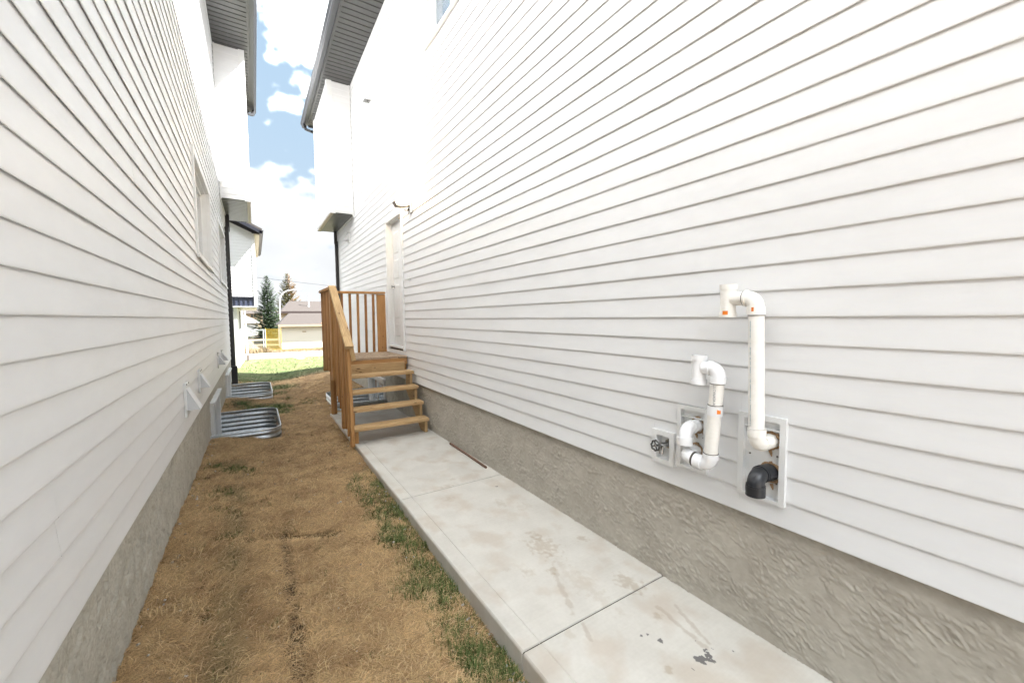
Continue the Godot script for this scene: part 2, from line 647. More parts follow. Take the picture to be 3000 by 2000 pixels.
# how green the turf is at a point, 0 to 1
const TUFTS := [[-0.36, -4.95, 0.11, 0.8], [-0.25, -4.85, 0.12, 0.9], [-0.10, -4.75, 0.10, 0.7], [-0.30, -4.15, 0.13, 0.7], [-0.23, -3.75, 0.09, 0.5], [-0.2, -3.3, 0.10, 0.35], [-0.18, -2.2, 0.03, 0.5], [0.04, -2.32, 0.04, 0.5], [0.14, -2.42, 0.03, 0.45], [0.37, -1.91, 0.02, 0.5], [0.44, -1.86, 0.02, 0.5], [0.15, -3.45, 0.08, 0.4], [0.0, -3.9, 0.08, 0.35], [0.88, -3.85, 0.09, 0.9], [0.90, -3.55, 0.09, 0.9], [0.88, -3.2, 0.09, 0.95], [0.84, -2.9, 0.13, 0.95], [0.88, -2.65, 0.10, 0.95], [0.84, -2.45, 0.12, 0.95], [0.76, -2.25, 0.12, 0.9], [0.88, -2.1, 0.07, 0.6], [0.84, -1.85, 0.11, 0.9], [0.84, -1.65, 0.11, 0.9], [0.82, -1.45, 0.10, 0.7], [0.55, -1.6, 0.05, 0.4], [0.92, -4.3, 0.05, 0.4], [-0.05, -8.3, 0.3, 1.0], [0.25, -8.4, 0.28, 1.0], [-0.25, -8.7, 0.2, 0.9], [0.42, -8.0, 0.16, 0.8], [0.3, -7.85, 0.10, 0.8], [0.45, -9.2, 0.2, 0.5], [0.38, -10.0, 0.2, 0.8], [0.85, -8.6, 0.2, 0.6], [0.5, -10.9, 0.35, 0.9], [-0.46, -4.6, 0.05, 0.5]]


func greenness(x: float, z: float) -> float:
	if z < -26.5:
		return 0.25
	var g := 0.0
	for t in TUFTS:
		var dx: float = x - t[0]
		var dz: float = (z - t[1]) * 0.8
		var d2: float = (dx * dx + dz * dz) / (float(t[2]) * float(t[2]))
		if d2 < 4.0:
			g = maxf(g, float(t[3]) * exp(-d2 * 0.9))
	if z > -4.6:
		g = maxf(g, (0.80 + 0.7 * nz.get_noise_2d(x * 4.0 + 5.0, z * 2.2)) * smoothstep(0.62, 0.80, x + 0.10 * nz.get_noise_1d(z * 1.7)) * smoothstep(-4.5, -3.7, z) * smoothstep(-0.9, -1.5, z))
		g = maxf(g, 0.42 * smoothstep(0.09, 0.02, absf(x + 0.19)) * clampf(0.3 + 1.2 * nz.get_noise_1d(z * 1.9 + 8.0), 0, 1))
	var lawn := smoothstep(-10.9 - 1.1 * clampf(x, -0.5, 1.6), -12.2 - 0.8 * clampf(x, 0.0, 1.6), z)
	g = maxf(g, lawn * (0.78 + 0.5 * nz.get_noise_2d(x * 0.9 + 9.0, z * 0.9)))
	g += 0.22 * nz.get_noise_2d(x * 3.1 + 31.0, z * 3.1)
	return clampf(g, 0.0, 1.0)


func build_ground() -> void:
	var xs := PackedFloat32Array()
	var zs := PackedFloat32Array()
	for v in [-260.0, -120.0, -60.0, -30.0, -15.0, -8.0, -4.0, -2.0, -1.2, -0.8]:
		xs.append(v)
	var x := -0.6
	while x < 1.02:
		xs.append(x)
		x += 0.03
	while x < 2.1:
		xs.append(x)
		x += 0.06
	for v in [2.4, 3.0, 4.0, 6.0, 9.0, 15.0, 30.0, 60.0, 120.0, 260.0]:
		xs.append(v)
	for v in [200.0, 80.0, 30.0, 12.0, 6.0, 3.0, 1.5, 0.5]:
		zs.append(v)
	var z := 0.0
	while z > -13.0:
		zs.append(z)
		z -= 0.04
	while z > -30.0:
		zs.append(z)
		z -= 0.3
	while z > -60.0:
		zs.append(z)
		z -= 1.5
	for v in [-75.0, -100.0, -150.0, -260.0, -420.0]:
		zs.append(v)
	var nx := xs.size()
	var pos := PackedVector3Array()
	var col := PackedColorArray()
	for zz in zs:
		for xx in xs:
			var y := ground_y(xx, zz)
			if in_well(xx, zz, 0.035):
				y = -0.75
			if zz > -6.9 and xx > 1.0 and xx < 2.1:
				y = minf(y, -0.14)
			pos.append(Vector3(xx, y, zz))
			var g := greenness(xx, zz)
			var dry := Color(0.20, 0.125, 0.058).lerp(Color(0.33, 0.215, 0.105), clampf(0.5 + nz.get_noise_2d(xx * 2.0, zz * 2.0 + 70.0), 0, 1))
			var c := dry.lerp(Color(0.04, 0.06, 0.018), g)
			if zz > -3.8 and zz < -1.2 and absf(xx) < 1.0:
				c = c.lerp(Color(0.095, 0.062, 0.038), smoothstep(0.055, 0.02, seam_dist(xx, zz)))
			if zz < -33.0:
				c = Color(0.17, 0.13, 0.08).lerp(Color(0.06, 0.08, 0.028), clampf(0.4 + nz.get_noise_2d(xx * 0.25, zz * 0.25) * 1.5, 0, 1))
			col.append(c)
	var idx := PackedInt32Array()
	for j in zs.size() - 1:
		for i in nx - 1:
			var a := j * nx + i
			# seen from above, clockwise
			idx.append_array([a, a + nx + 1, a + 1, a, a + nx, a + nx + 1])
	var st := SurfaceTool.new()
	var arr := []
	arr.resize(Mesh.ARRAY_MAX)
	arr[Mesh.ARRAY_VERTEX] = pos
	arr[Mesh.ARRAY_COLOR] = col
	arr[Mesh.ARRAY_INDEX] = idx
	var am := ArrayMesh.new()
	am.add_surface_from_arrays(Mesh.PRIMITIVE_TRIANGLES, arr)
	st.create_from(am, 0)
	st.generate_normals()
	var o := MeshInstance3D.new()
	o.name = "ground"
	var gmesh := st.commit()
	gmesh.surface_set_material(0, M.ground)
	o.mesh = gmesh
	add_child(o)
	tag(o, "strip of dry tan turf between the two white houses running to a lawn", "ground", "", "structure")
	# gravel lane behind the yards
	var lane := MB.new()
	var n := 24
	for i in n:
		var x0 := lerpf(-40.0, 40.0, float(i) / n)
		var x1 := lerpf(-40.0, 40.0, float(i + 1) / n)
		for k in 6:
			var za := lerpf(-27.2, -36.0, k / 6.0) + 0.25 * sin(x0 * 1.3) * (1.0 if k == 0 else 0.0)
			var zb := lerpf(-27.2, -36.0, (k + 1) / 6.0)
			var zc := lerpf(-27.2, -36.0, k / 6.0) + 0.25 * sin(x1 * 1.3) * (1.0 if k == 0 else 0.0)
			lane.quad(Vector3(x0, ground_y(x0, za) + 0.03, za), Vector3(x1, ground_y(x1, zc) + 0.03, zc), Vector3(x1, ground_y(x1, zb) + 0.03, zb), Vector3(x0, ground_y(x0, zb) + 0.03, zb))
	# driveway in front of the houses, behind the camera
	var dv := MB.new()
	dv.box(Vector3(-7.0, -0.3, 2.6), Vector3(8.5, 0.0, 11.0))
	var dvo := structure("driveway", dv, M.drive)
	tag(dvo, "pale concrete driveway in front of the houses", "driveway")
	var lo := structure("lane", lane, M.gravel)
	tag(lo, "pale gravel lane crossing behind the lawn", "lane")


# ------------------------------------------------------------------ concrete walkway
func concrete_tex() -> ImageTexture:
	var w := 320
	var h := 1536
	var n1 := noise(201, 0.012, 4)
	var n2 := noise(203, 0.09, 4)
	var n3 := noise(207, 0.03, 3)
	# stains of dirt, chips of dark patching: x, z, size x, size z, kind
	var spots := [[1.537, -2.07, 0.07, 0.10, 0.8], [1.56, -2.2, 0.04, 0.05, 0.5], [1.716, -1.50, 0.045, 0.07, 0.9], [1.812, -1.995, 0.025, 0.03, 0.8], [1.43, -1.84, 0.025, 0.03, 0.9], [1.30, -1.90, 0.03, 0.03, 0.55], [1.635, -1.256, 0.025, 0.02, 0.9], [1.42, -1.03, 0.015, 0.015, 0.9], [1.30, -3.05, 0.04, 0.03, 0.4], [1.40, -3.3, 0.05, 0.03, 0.6], [1.5, -3.42, 0.03, 0.02, 0.5], [1.62, -2.75, 0.03, 0.05, 0.45], [1.2, -2.0, 0.025, 0.02, 0.35], [1.62, -3.9, 0.03, 0.025, 0.4], [1.2, -1.4, 0.02, 0.03, 0.4], [1.75, -2.6, 0.06, 0.05, 0.3], [1.5, -1.66, 0.05, 0.2, 0.35]]
	var chips := [[1.60, -0.985, 0.05, 0.028], [1.565, -0.99, 0.025, 0.014], [1.48, -1.215, 0.02, 0.012], [1.505, -1.205, 0.012, 0.008], [1.75, -3.05, 0.012, 0.01], [1.53, -1.15, 0.012, 0.01], [1.66, -1.06, 0.008, 0.006], [1.75, -0.93, 0.012, 0.008]]
	# scuff streaks: from, to
	var streaks := [[1.43, -1.80, 1.30, -1.50, 0.016], [1.70, -1.30, 1.66, -1.0, 0.014], [1.78, -1.25, 1.70, -1.02, 0.012], [1.30, -1.42, 1.26, -1.33, 0.012]]
	var out := PackedByteArray()
	out.resize(w * h * 3)
	var all := [spots, chips, streaks]
	for y in h:
		var z := 0.6 - 5.8 * (y + 0.5) / h
		spots = all[0].filter(func(q): return absf(z - q[1]) < q[3] * 2.3)
		chips = all[1].filter(func(q): return absf(z - q[1]) < q[3] * 2.1)
		streaks = all[2].filter(func(q): return absf(z - (q[1] + q[3]) * 0.5) < 0.3)
		for x in w:
			var xx := 0.94 + 1.02 * (x + 0.5) / w
			var k := 0.5 + n1.get_noise_2d(x, y) * 0.55 + n2.get_noise_2d(x * 1.5, y * 1.5) * 0.22
			# broom lines run across the path
			k += n3.get_noise_2d(x * 0.12, y * 9.0) * 0.16
			var c := Color(0.765, 0.75, 0.715).lerp(Color(0.825, 0.812, 0.78), clampf(k, 0, 1))
			c = c.lerp(Color(0.72, 0.665, 0.60), clampf(n1.get_noise_2d(x * 0.8 + 400.0, y * 0.8) * 0.9 - 0.02, 0, 0.45))
			for s in spots:
				var dx: float = (xx - s[0]) / s[2]
				var dz: float = (z - s[1]) / s[3]
				var d := dx * dx + dz * dz
				if d < 5.0:
					var a := smoothstep(1.6, 0.3, sqrt(d) + n2.get_noise_2d(x * 0.7 + 90.0, y * 0.7) * 1.5) * float(s[4])
					c = c.lerp(Color(0.60, 0.53, 0.44), a * 0.42)
			for s in chips:
				var dx: float = (xx - s[0]) / s[2]
				var dz: float = (z - s[1]) / s[3]
				var d := sqrt(dx * dx + dz * dz)
				if d < 2.0 and d + n2.get_noise_2d(x * 0.8 + 30.0, y * 0.8) * 1.6 < 0.8:
					c = Color(0.44, 0.43, 0.42)
			for s in streaks:
				if absf(z - (s[1] + s[3]) * 0.5) < 0.3:
					var q := Geometry2D.get_closest_point_to_segment(Vector2(xx, z), Vector2(s[0], s[1]), Vector2(s[2], s[3]))
					var d := q.distance_to(Vector2(xx, z)) / float(s[4])
					if d < 1.4:
						c = c.lerp(Color(0.60, 0.54, 0.47), 0.32 * smoothstep(1.3, 0.2, d + n2.get_noise_2d(x * 0.6, y * 0.6) * 1.3))
			var i := (y * w + x) * 3
			out[i] = int(c.r * 255)
			out[i + 1] = int(c.g * 255)
			out[i + 2] = int(c.b * 255)
	return tex_from(w, h, out)


func build_walkway() -> void:
	var m := plain(Color(1, 1, 1), 0.88)
	m.albedo_texture = concrete_tex()
	m.heightmap_enabled = true
	# fine sand grain and broom lines
	var bw := 256
	var bh := 1024
	var nb := noise(211, 0.2, 3)
	var bd := PackedByteArray()
	bd.resize(bw * bh)
	for y in bh:
		for x in bw:
			bd[y * bw + x] = int(clampf(128 + 70 * nb.get_noise_2d(x * 0.15, y * 2.2) + 60 * nb.get_noise_2d(x * 1.3, y * 1.3 + 500.0), 0, 255))
	m.heightmap_texture = tex_from(bw, bh, bd, Image.FORMAT_L8)
	m.heightmap_scale = 0.12
	var root := Node3D.new()
	root.name = "walkway"
	add_child(root)
	tag(root, "narrow pale concrete walkway along the right hand foundation", "path", "", "structure")
	root.set_meta("label", "narrow pale concrete walkway leading to the wooden porch steps")
	# profile across the path: outer face, eased edge, smooth edging band, trowel line, broomed slab
	var prof := [[0.957, -0.22], [0.957, -0.014], [0.9595, -0.006], [0.966, -0.0005], [1.053, 0.0], [1.0565, -0.0035], [1.0605, 0.0006], [1.40, 0.002], [1.955, 0.004]]
	var cuts := [2.55, 0.40, -1.446, -3.263, -5.08, -6.95]
	for k in cuts.size() - 1:
		var mb := MB.new()
		var za: float = cuts[k] - (0.0 if k == 0 else 0.0035)
		var zb: float = cuts[k + 1] + (0.0 if k == cuts.size() - 2 else 0.0035)
		var rows := [[za, -0.008], [za - 0.004, -0.001], [za - 0.012, 0.0]]
		var steps := maxi(2, int((za - zb) / 0.12))
		for s in range(1, steps):
			rows.append([lerpf(za, zb, float(s) / steps), 0.0])
		rows.append_array([[zb + 0.012, 0.0], [zb + 0.004, -0.001], [zb, -0.008]])
		for i in rows.size() - 1:
			for j in prof.size() - 1:
				var q := []
				for e in [[i, j], [i, j + 1], [i + 1, j + 1], [i + 1, j]]:
					var rr = rows[e[0]]
					var pp = prof[e[1]]
					var yy: float = pp[1]
					if e[1] > 1:
						yy += float(rr[1]) + nz.get_noise_2d(float(pp[0]) * 2.0, float(rr[0]) * 2.0 + 200.0) * 0.003
					var xo := 0.0
					if e[1] < 3:
						xo = nz.get_noise_2d(3.0, float(rr[0]) * 1.2) * 0.004
					q.append(Vector3(float(pp[0]) + xo, yy, float(rr[0])))
				var uvs := []
				for p in q:
					uvs.append(Vector2((p.x - 0.94 - p.y * 0.6) / 1.02, (0.6 - p.z) / 5.8))
				mb.quad(q[0], q[1], q[2], q[3], uvs[0], uvs[1], uvs[2], uvs[3])
		for e in [[za, 1.0], [zb, -1.0]]:
			var zq: float = e[0]
			if e[1] > 0:
				mb.quad(Vector3(0.957, -0.22, zq), Vector3(1.955, -0.22, zq), Vector3(1.955, -0.005, zq), Vector3(0.957, -0.016, zq))
			else:
				mb.quad(Vector3(1.955, -0.22, zq), Vector3(0.957, -0.22, zq), Vector3(0.957, -0.016, zq), Vector3(1.955, -0.005, zq))
		part("concrete_slab", mb, m, root)
	# steel rod lying along the wall
	var rod := MB.new()
	rod.tube(PackedVector3Array([Vector3(1.899, 0.017, -4.38), Vector3(1.896, 0.016, -3.9), Vector3(1.882, 0.017, -3.47)]), 0.0125, 12)
	var ro := part("steel_rod", rod, M.rust)
	tag(ro, "rusty brown steel rod lying on concrete against the foundation", "rod")


# ------------------------------------------------------------------ siding
# Lays double courses of lapped vinyl on a wall. o: origin, du: along, dn: outward, ulo/uhi: extent along,
# ylo/yhi: height, base: where the first course starts, holes: [u0,u1,y0,y1], seams: {pair index: [u...]}
func lay_siding(parent: Node, o: Vector3, du: Vector3, dn: Vector3, ulo: float, uhi: float, ylo: float, yhi: float, base: float, holes := [], seams := {}, piece := 3.9, wave := 0.0011, called := "siding_board", course := COURSE) -> void:
	var flip := du.cross(Vector3.UP).dot(dn) < 0.0
	var first := int(floor((ylo - base) / (course * 2.0) + 0.001))
	var last := int(ceil((yhi - base) / (course * 2.0) - 0.001))
	for pi in range(first, last):
		var y0: float = base + pi * course * 2.0
		var plo: float = maxf(y0, ylo)
		var phi: float = minf(y0 + course * 2.0, yhi)
		if phi - plo < 0.01:
			continue
		# seam positions along the wall
		var cutp := [ulo]
		if seams.has(pi):
			var sv: Array = seams[pi].duplicate()
			sv.sort()
			cutp.append_array(sv)
			var far: float = sv[sv.size() - 1] + piece
			while far < uhi - 0.6:
				cutp.append(far)
				far += piece
		else:
			var s := ulo + piece * (0.22 + fposmod(pi * 0.382 + o.x * 1.7, 1.0) * 0.9)
			while s < uhi - 0.5:
				cutp.append(s)
				s += piece
		cutp.append(uhi)
		cutp.sort()
		for k in cutp.size() - 1:
			var ua: float = cutp[k]
			var ub: float = cutp[k + 1]
			var lift := 0.0007 if (k + pi) % 2 == 0 else 0.0
			if k > 0 and lift > 0.0:
				ua -= 0.02
			if k < cutp.size() - 2 and lift > 0.0:
				ub += 0.02
			# rectangles of this piece left by the holes
			var rects := [[ua, ub, plo, phi]]
			for hole in holes:
				var nxt := []
				for r in rects:
					if hole[0] >= r[1] or hole[1] <= r[0] or hole[2] >= r[3] or hole[3] <= r[2]:
						nxt.append(r)
						continue
					if hole[0] > r[0] + 0.002:
						nxt.append([r[0], hole[0], r[2], r[3]])
					if hole[1] < r[1] - 0.002:
						nxt.append([hole[1], r[1], r[2], r[3]])
					var ma: float = maxf(r[0], hole[0])
					var mbb: float = minf(r[1], hole[1])
					if hole[2] > r[2] + 0.004:
						nxt.append([ma, mbb, r[2], hole[2]])
					if hole[3] < r[3] - 0.004:
						nxt.append([ma, mbb, hole[3], r[3]])
				rects = nxt
			for r in rects:
				if r[1] - r[0] < 0.004:
					continue
				var mb := MB.new()
				for cc in 2:
					var yc: float = y0 + cc * course
					var lo: float = maxf(r[2], yc)
					var hi: float = minf(r[3], yc + course)
					if hi - lo < 0.003:
						continue
					var pr := []
					if lo <= yc + 0.001:
						pr.append_array([[0.0018, yc + 0.0092], [0.0072, yc + 0.0026], [0.0096, yc + 0.0008], [0.0112, yc + 0.0022], [0.0118, yc + 0.0062], [0.0116, yc + 0.0135]])
						if hi > yc + 0.05:
							pr.append([0.0094, yc + 0.038])
					else:
						pr.append([0.0122 - 0.0106 * (lo - yc) / course, lo])
					pr.append([0.0122 - 0.0106 * (hi - yc) / course, hi + (0.0105 if hi > yc + course - 0.001 and hi < yhi - 0.02 else 0.0)])
					var steps := maxi(1, int((r[1] - r[0]) / 0.45))
					for i in steps:
						var ui := lerpf(r[0], r[1], float(i) / steps)
						var uj := lerpf(r[0], r[1], float(i + 1) / steps)
						var wi := nz.get_noise_2d(ui * 0.9 + o.x * 13.0, yc * 4.0) * wave
						var wj := nz.get_noise_2d(uj * 0.9 + o.x * 13.0, yc * 4.0) * wave
						var si := nz.get_noise_2d(ui * 0.6 + 77.0, yc * 5.0) * wave * 0.8
						var sj := nz.get_noise_2d(uj * 0.6 + 77.0, yc * 5.0) * wave * 0.8
						for j in pr.size() - 1:
							var A: Vector3 = o + du * ui + dn * (float(pr[j][0]) + lift + wi) + Vector3.UP * (float(pr[j][1]) + si)
							var B: Vector3 = o + du * uj + dn * (float(pr[j][0]) + lift + wj) + Vector3.UP * (float(pr[j][1]) + sj)
							var C: Vector3 = o + du * uj + dn * (float(pr[j + 1][0]) + lift + wj) + Vector3.UP * (float(pr[j + 1][1]) + sj)
							var D: Vector3 = o + du * ui + dn * (float(pr[j + 1][0]) + lift + wi) + Vector3.UP * (float(pr[j + 1][1]) + si)
							var ta := Vector2(ui + pi * 0.37, pr[j][1])
							var tb := Vector2(uj + pi * 0.37, pr[j][1])
							var tc := Vector2(uj + pi * 0.37, pr[j + 1][1])
							var td := Vector2(ui + pi * 0.37, pr[j + 1][1])
							if flip:
								mb.quad(B, A, D, C, tb, ta, td, tc)
							else:
								mb.quad(A, B, C, D, ta, tb, tc, td)
					# end edges
					for e in [[r[0], -1.0], [r[1], 1.0]]:
						var pu: Vector3 = o + du * float(e[0])
						var A2: Vector3 = pu + Vector3.UP * lo
						var B2: Vector3 = pu + dn * (float(pr[pr.size() - 3 if pr.size() > 3 else 0][0]) + lift) + Vector3.UP * (lo + 0.002)
						var C2: Vector3 = pu + dn * (float(pr[pr.size() - 1][0]) + lift) + Vector3.UP * hi
						var D2: Vector3 = pu + Vector3.UP * hi
						if (e[1] > 0) == flip:
							mb.quad(D2, C2, B2, A2)
						else:
							mb.quad(A2, B2, C2, D2)
				if mb.v.size() > 0:
					part(called, mb, M.siding, parent)


# soffit of grooved panels: plane y, x range, z range, ribs along x, pitch of the grooves
func lay_soffit(parent: Node, x0: float, x1: float, za: float, zb: float, y: float, pitch := 0.132, per := 3) -> void:
	var z := za
	while z > zb + 0.01:
		var ze := maxf(z - pitch * per, zb)
		var mb := MB.new()
		var zz := z
		while zz > ze + 0.005:
			var zn := maxf(zz - pitch, ze)
			# flat pan, then a groove
			var pr := [[zz, y], [zn + 0.026, y], [zn + 0.022, y + 0.012], [zn + 0.003, y + 0.012], [zn, y]]
			if zz - zn < 0.03:
				pr = [[zz, y], [zn, y]]
			for j in pr.size() - 1:
				mb.quad(Vector3(x0, pr[j + 1][1], pr[j + 1][0]), Vector3(x1, pr[j + 1][1], pr[j + 1][0]), Vector3(x1, pr[j][1], pr[j][0]), Vector3(x0, pr[j][1], pr[j][0]))
			zz = zn
		part("soffit_panel", mb, M.soffit, parent)
		z = ze


func outline(pts: Array, z: float) -> PackedVector3Array:
	var a := PackedVector3Array()
	for p in pts:
		a.append(Vector3(p[0], p[1], z))
	return a


# K-style gutter along z: back at x0, reaching out by sign s
func gutter_mesh(x0: float, s: float, y: float, za: float, zb: float) -> MB:
	var mb := MB.new()
	var sec := [[0.0, 0.118], [0.0, 0.0], [0.078, 0.0], [0.098, 0.028], [0.102, 0.055], [0.128, 0.088], [0.130, 0.118], [0.120, 0.122], [0.118, 0.112], [0.116, 0.09], [0.092, 0.06], [0.088, 0.03], [0.072, 0.008], [0.006, 0.008], [0.006, 0.118]]
	var pts := []
	for p in sec:
		pts.append([x0 + s * float(p[0]), y + float(p[1])])
	if s > 0:
		pts.reverse()
	var n := 12
	for i in n:
		var z0 := lerpf(za, zb, float(i) / n)
		var z1 := lerpf(za, zb, float(i + 1) / n)
		var a := outline(pts, z0)
		var b := outline(pts, z1)
		for k in a.size():
			a[k].y += nz.get_noise_1d(z0 * 0.7) * 0.006
			b[k].y += nz.get_noise_1d(z1 * 0.7) * 0.006
			a[k].x += nz.get_noise_1d(z0 * 0.6 + 40.0) * 0.006
			b[k].x += nz.get_noise_1d(z1 * 0.6 + 40.0) * 0.006
		mb.loft(b, a, i == 0 or i == n - 1)
	return mb


# casing, sashes, panes and sill of a window set in a wall of plane x, looking along s
func wall_window(parent: Node, wx: float, s: float, z0: float, z1: float, y0: float, y1: float, sashes: int, backing: Material) -> void:
	# z0 > z1
	var cw := 0.06
	var out := wx + s * 0.026
	var casing := MB.new()
	for e in [[z0, z0 - cw, y0, y1], [z1 + cw, z1, y0, y1], [z0 - cw, z1 + cw, y1 - cw, y1], [z0 - cw, z1 + cw, y0, y0 + cw * 0.7]]:
		casing.box(Vector3(minf(wx - s * 0.02, out), e[2], minf(e[0], e[1])), Vector3(maxf(wx - s * 0.02, out), e[3], maxf(e[0], e[1])))
	# jamb lining going in
	var dep := wx - s * 0.085
	var li := 0.012
	var a := z0 - cw
	var b := z1 + cw
	var c := y0 + cw * 0.7
	var d := y1 - cw
	for e in [[a, a - li, c, d], [b + li, b, c, d], [a - li, b + li, d - li, d], [a - li, b + li, c, c + li]]:
		casing.box(Vector3(minf(dep, wx - s * 0.021), e[2], minf(e[0], e[1])), Vector3(maxf(dep, wx - s * 0.021), e[3], maxf(e[0], e[1])))
	var w := part("window", casing, M.trim, parent)
	var iz0 := a - li
	var iz1 := b + li
	var iy0 := c + li
	var iy1 := d - li
	var fr := 0.038
	for k in sashes:
		var sa := lerpf(iz0, iz1, float(k) / sashes)
		var sb := lerpf(iz0, iz1, float(k + 1) / sashes)
		var off := wx - s * (0.045 + 0.022 * (k % 2))
		var sash := MB.new()
		for e in [[sa, sa - fr, iy0, iy1], [sb + fr, sb, iy0, iy1], [sa - fr, sb + fr, iy1 - fr, iy1], [sa - fr, sb + fr, iy0, iy0 + fr]]:
			sash.box(Vector3(minf(off, off - s * 0.02), e[2], minf(e[0], e[1])), Vector3(maxf(off, off - s * 0.02), e[3], maxf(e[0], e[1])))
		part("sash", sash, M.trim, w)
		var pane := MB.new()
		var px := off - s * 0.010
		pane.box(Vector3(minf(px, px - s * 0.004), iy0 + fr, sb + fr), Vector3(maxf(px, px - s * 0.004), iy1 - fr, sa - fr))
		part("pane", pane, M.glass, w)
	var back := MB.new()
	var bx := wx - s * 0.12
	back.box(Vector3(minf(bx, bx - s * 0.01), iy0 - 0.05, iz1 - 0.05), Vector3(maxf(bx, bx - s * 0.01), iy1 + 0.05, iz0 + 0.05))
	part("blind", back, backing, w)
	var sill := MB.new()
	var so := wx + s * 0.04
	sill.box(Vector3(minf(wx + s * 0.016, so), y0 - 0.028, z1 - 0.012), Vector3(maxf(wx + s * 0.016, so), y0 - 0.002, z0 + 0.012))
	part("sill", sill, M.trim, w)


# parged foundation with raised trowel marks: plane x facing s
func parge_wall(parent: Node, wx: float, s: float, za: float, zb: float, y0: float, y1: float, stepz: float, stepy: float, style: int, mat: Material, holes := []) -> void:
	var nzs := int(ceil((za - zb) / stepz))
	var nys := int(ceil((y1 - y0) / stepy))
	var pos := PackedVector3Array()
	var f1 := noise(301 + style, 3.2, 3)
	var f2 := noise(311 + style, 7.0, 3)
	var f3 := noise(321 + style, 24.0, 3)
	for i in nzs + 1:
		var z := lerpf(za, zb, float(i) / nzs)
		for j in nys + 1:
			var y := lerpf(y0, y1, float(j) / nys)
			var h := 0.0
			if style == 0:
				# skip trowel: thin plates of mortar dragged along the wall, each with a ragged lip
				var u := z + y * 0.12
				var w1 := f2.get_noise_2d(u * 0.8, y * 1.4) * 0.09
				var p3 := f3.get_noise_2d(u * 1.3, y * 1.6)
				var p1 := f1.get_noise_2d(u * 0.9 + w1, y * 1.9 + w1 * 2.0) + p3 * 0.085
				var t1 := p1 * 2.7 + 20.0
				var fr := t1 - floorf(t1)
				# a lip at the edge of each plate that thins out behind
				h += 0.0085 * (smoothstep(0.0, 0.045, fr) * exp(-fr * 4.2)) * clampf(3.0 * f2.get_noise_2d(u * 0.32 + 60.0, y * 0.55) + 0.55, 0.0, 1.3)
				var p2 := f2.get_noise_2d(u * 0.75 + 20.0, y * 1.9 + w1) + p3 * 0.10
				h += 0.0050 * smoothstep(0.20, 0.23, p2) * exp(-maxf(p2 - 0.2, 0.0) * 4.0)
				h -= 0.004 * smoothstep(0.36, 0.44, p3) * smoothstep(0.0, 0.3, p2)
				h += 0.0035 * f1.get_noise_2d(z * 0.18, y * 0.3)
			else:
				var p2 := f2.get_noise_2d(z * 1.2, y * 0.55)
				var p3 := f3.get_noise_2d(z * 0.8, y * 0.45)
				h += 0.006 * smoothstep(-0.05, 0.06, p2 + p3 * 0.25)
				h -= 0.010 * smoothstep(0.30, 0.42, p3 + 0.3 * f1.get_noise_2d(z * 1.5, y))
				h += 0.0012 * p3
			pos.append(Vector3(wx + s * h, y, z))
	var idx := PackedInt32Array()
	var ny := nys + 1
	for i in nzs:
		var zc := lerpf(za, zb, (i + 0.5) / nzs)
		for j in nys:
			var yc := lerpf(y0, y1, (j + 0.5) / nys)
			var skip := false
			for hh in holes:
				if zc < hh[0] and zc > hh[1] and yc > hh[2] and yc < hh[3]:
					skip = true
			if skip:
				continue
			var a := i * ny + j
			if s < 0:
				idx.append_array([a, a + 1, a + ny + 1, a, a + ny + 1, a + ny])
			else:
				idx.append_array([a, a + ny + 1, a + 1, a, a + ny, a + ny + 1])
	var arr := []
	arr.resize(Mesh.ARRAY_MAX)
	arr[Mesh.ARRAY_VERTEX] = pos
	arr[Mesh.ARRAY_INDEX] = idx
	var am := ArrayMesh.new()
	am.add_surface_from_arrays(Mesh.PRIMITIVE_TRIANGLES, arr)
	var st := SurfaceTool.new()
	st.create_from(am, 0)
	st.generate_normals()
	var o := MeshInstance3D.new()
	o.name = "foundation"
	var ms := st.commit()
	ms.surface_set_material(0, mat)
	o.mesh = ms
	parent.add_child(o, true)
	o.position = -(parent as Node3D).position


func slab_roof(parent: Node, xe: float, xr: float, ye: float, slope: float, za: float, zb: float) -> void:
	# from the eave at xe up to the ridge at xr and down the other side
	var yr := ye + absf(xr - xe) * slope
	var xo := 2.0 * xr - xe
	var mb := MB.new()
	var pts := [[xe, ye], [xr, yr], [xo, ye], [xo, ye + 0.06], [xr, yr + 0.07], [xe, ye + 0.06]]
	if xr < xe:
		pts.reverse()
	mb.loft(outline(pts, zb), outline(pts, za))
	part("roof", mb, M.roof, parent)


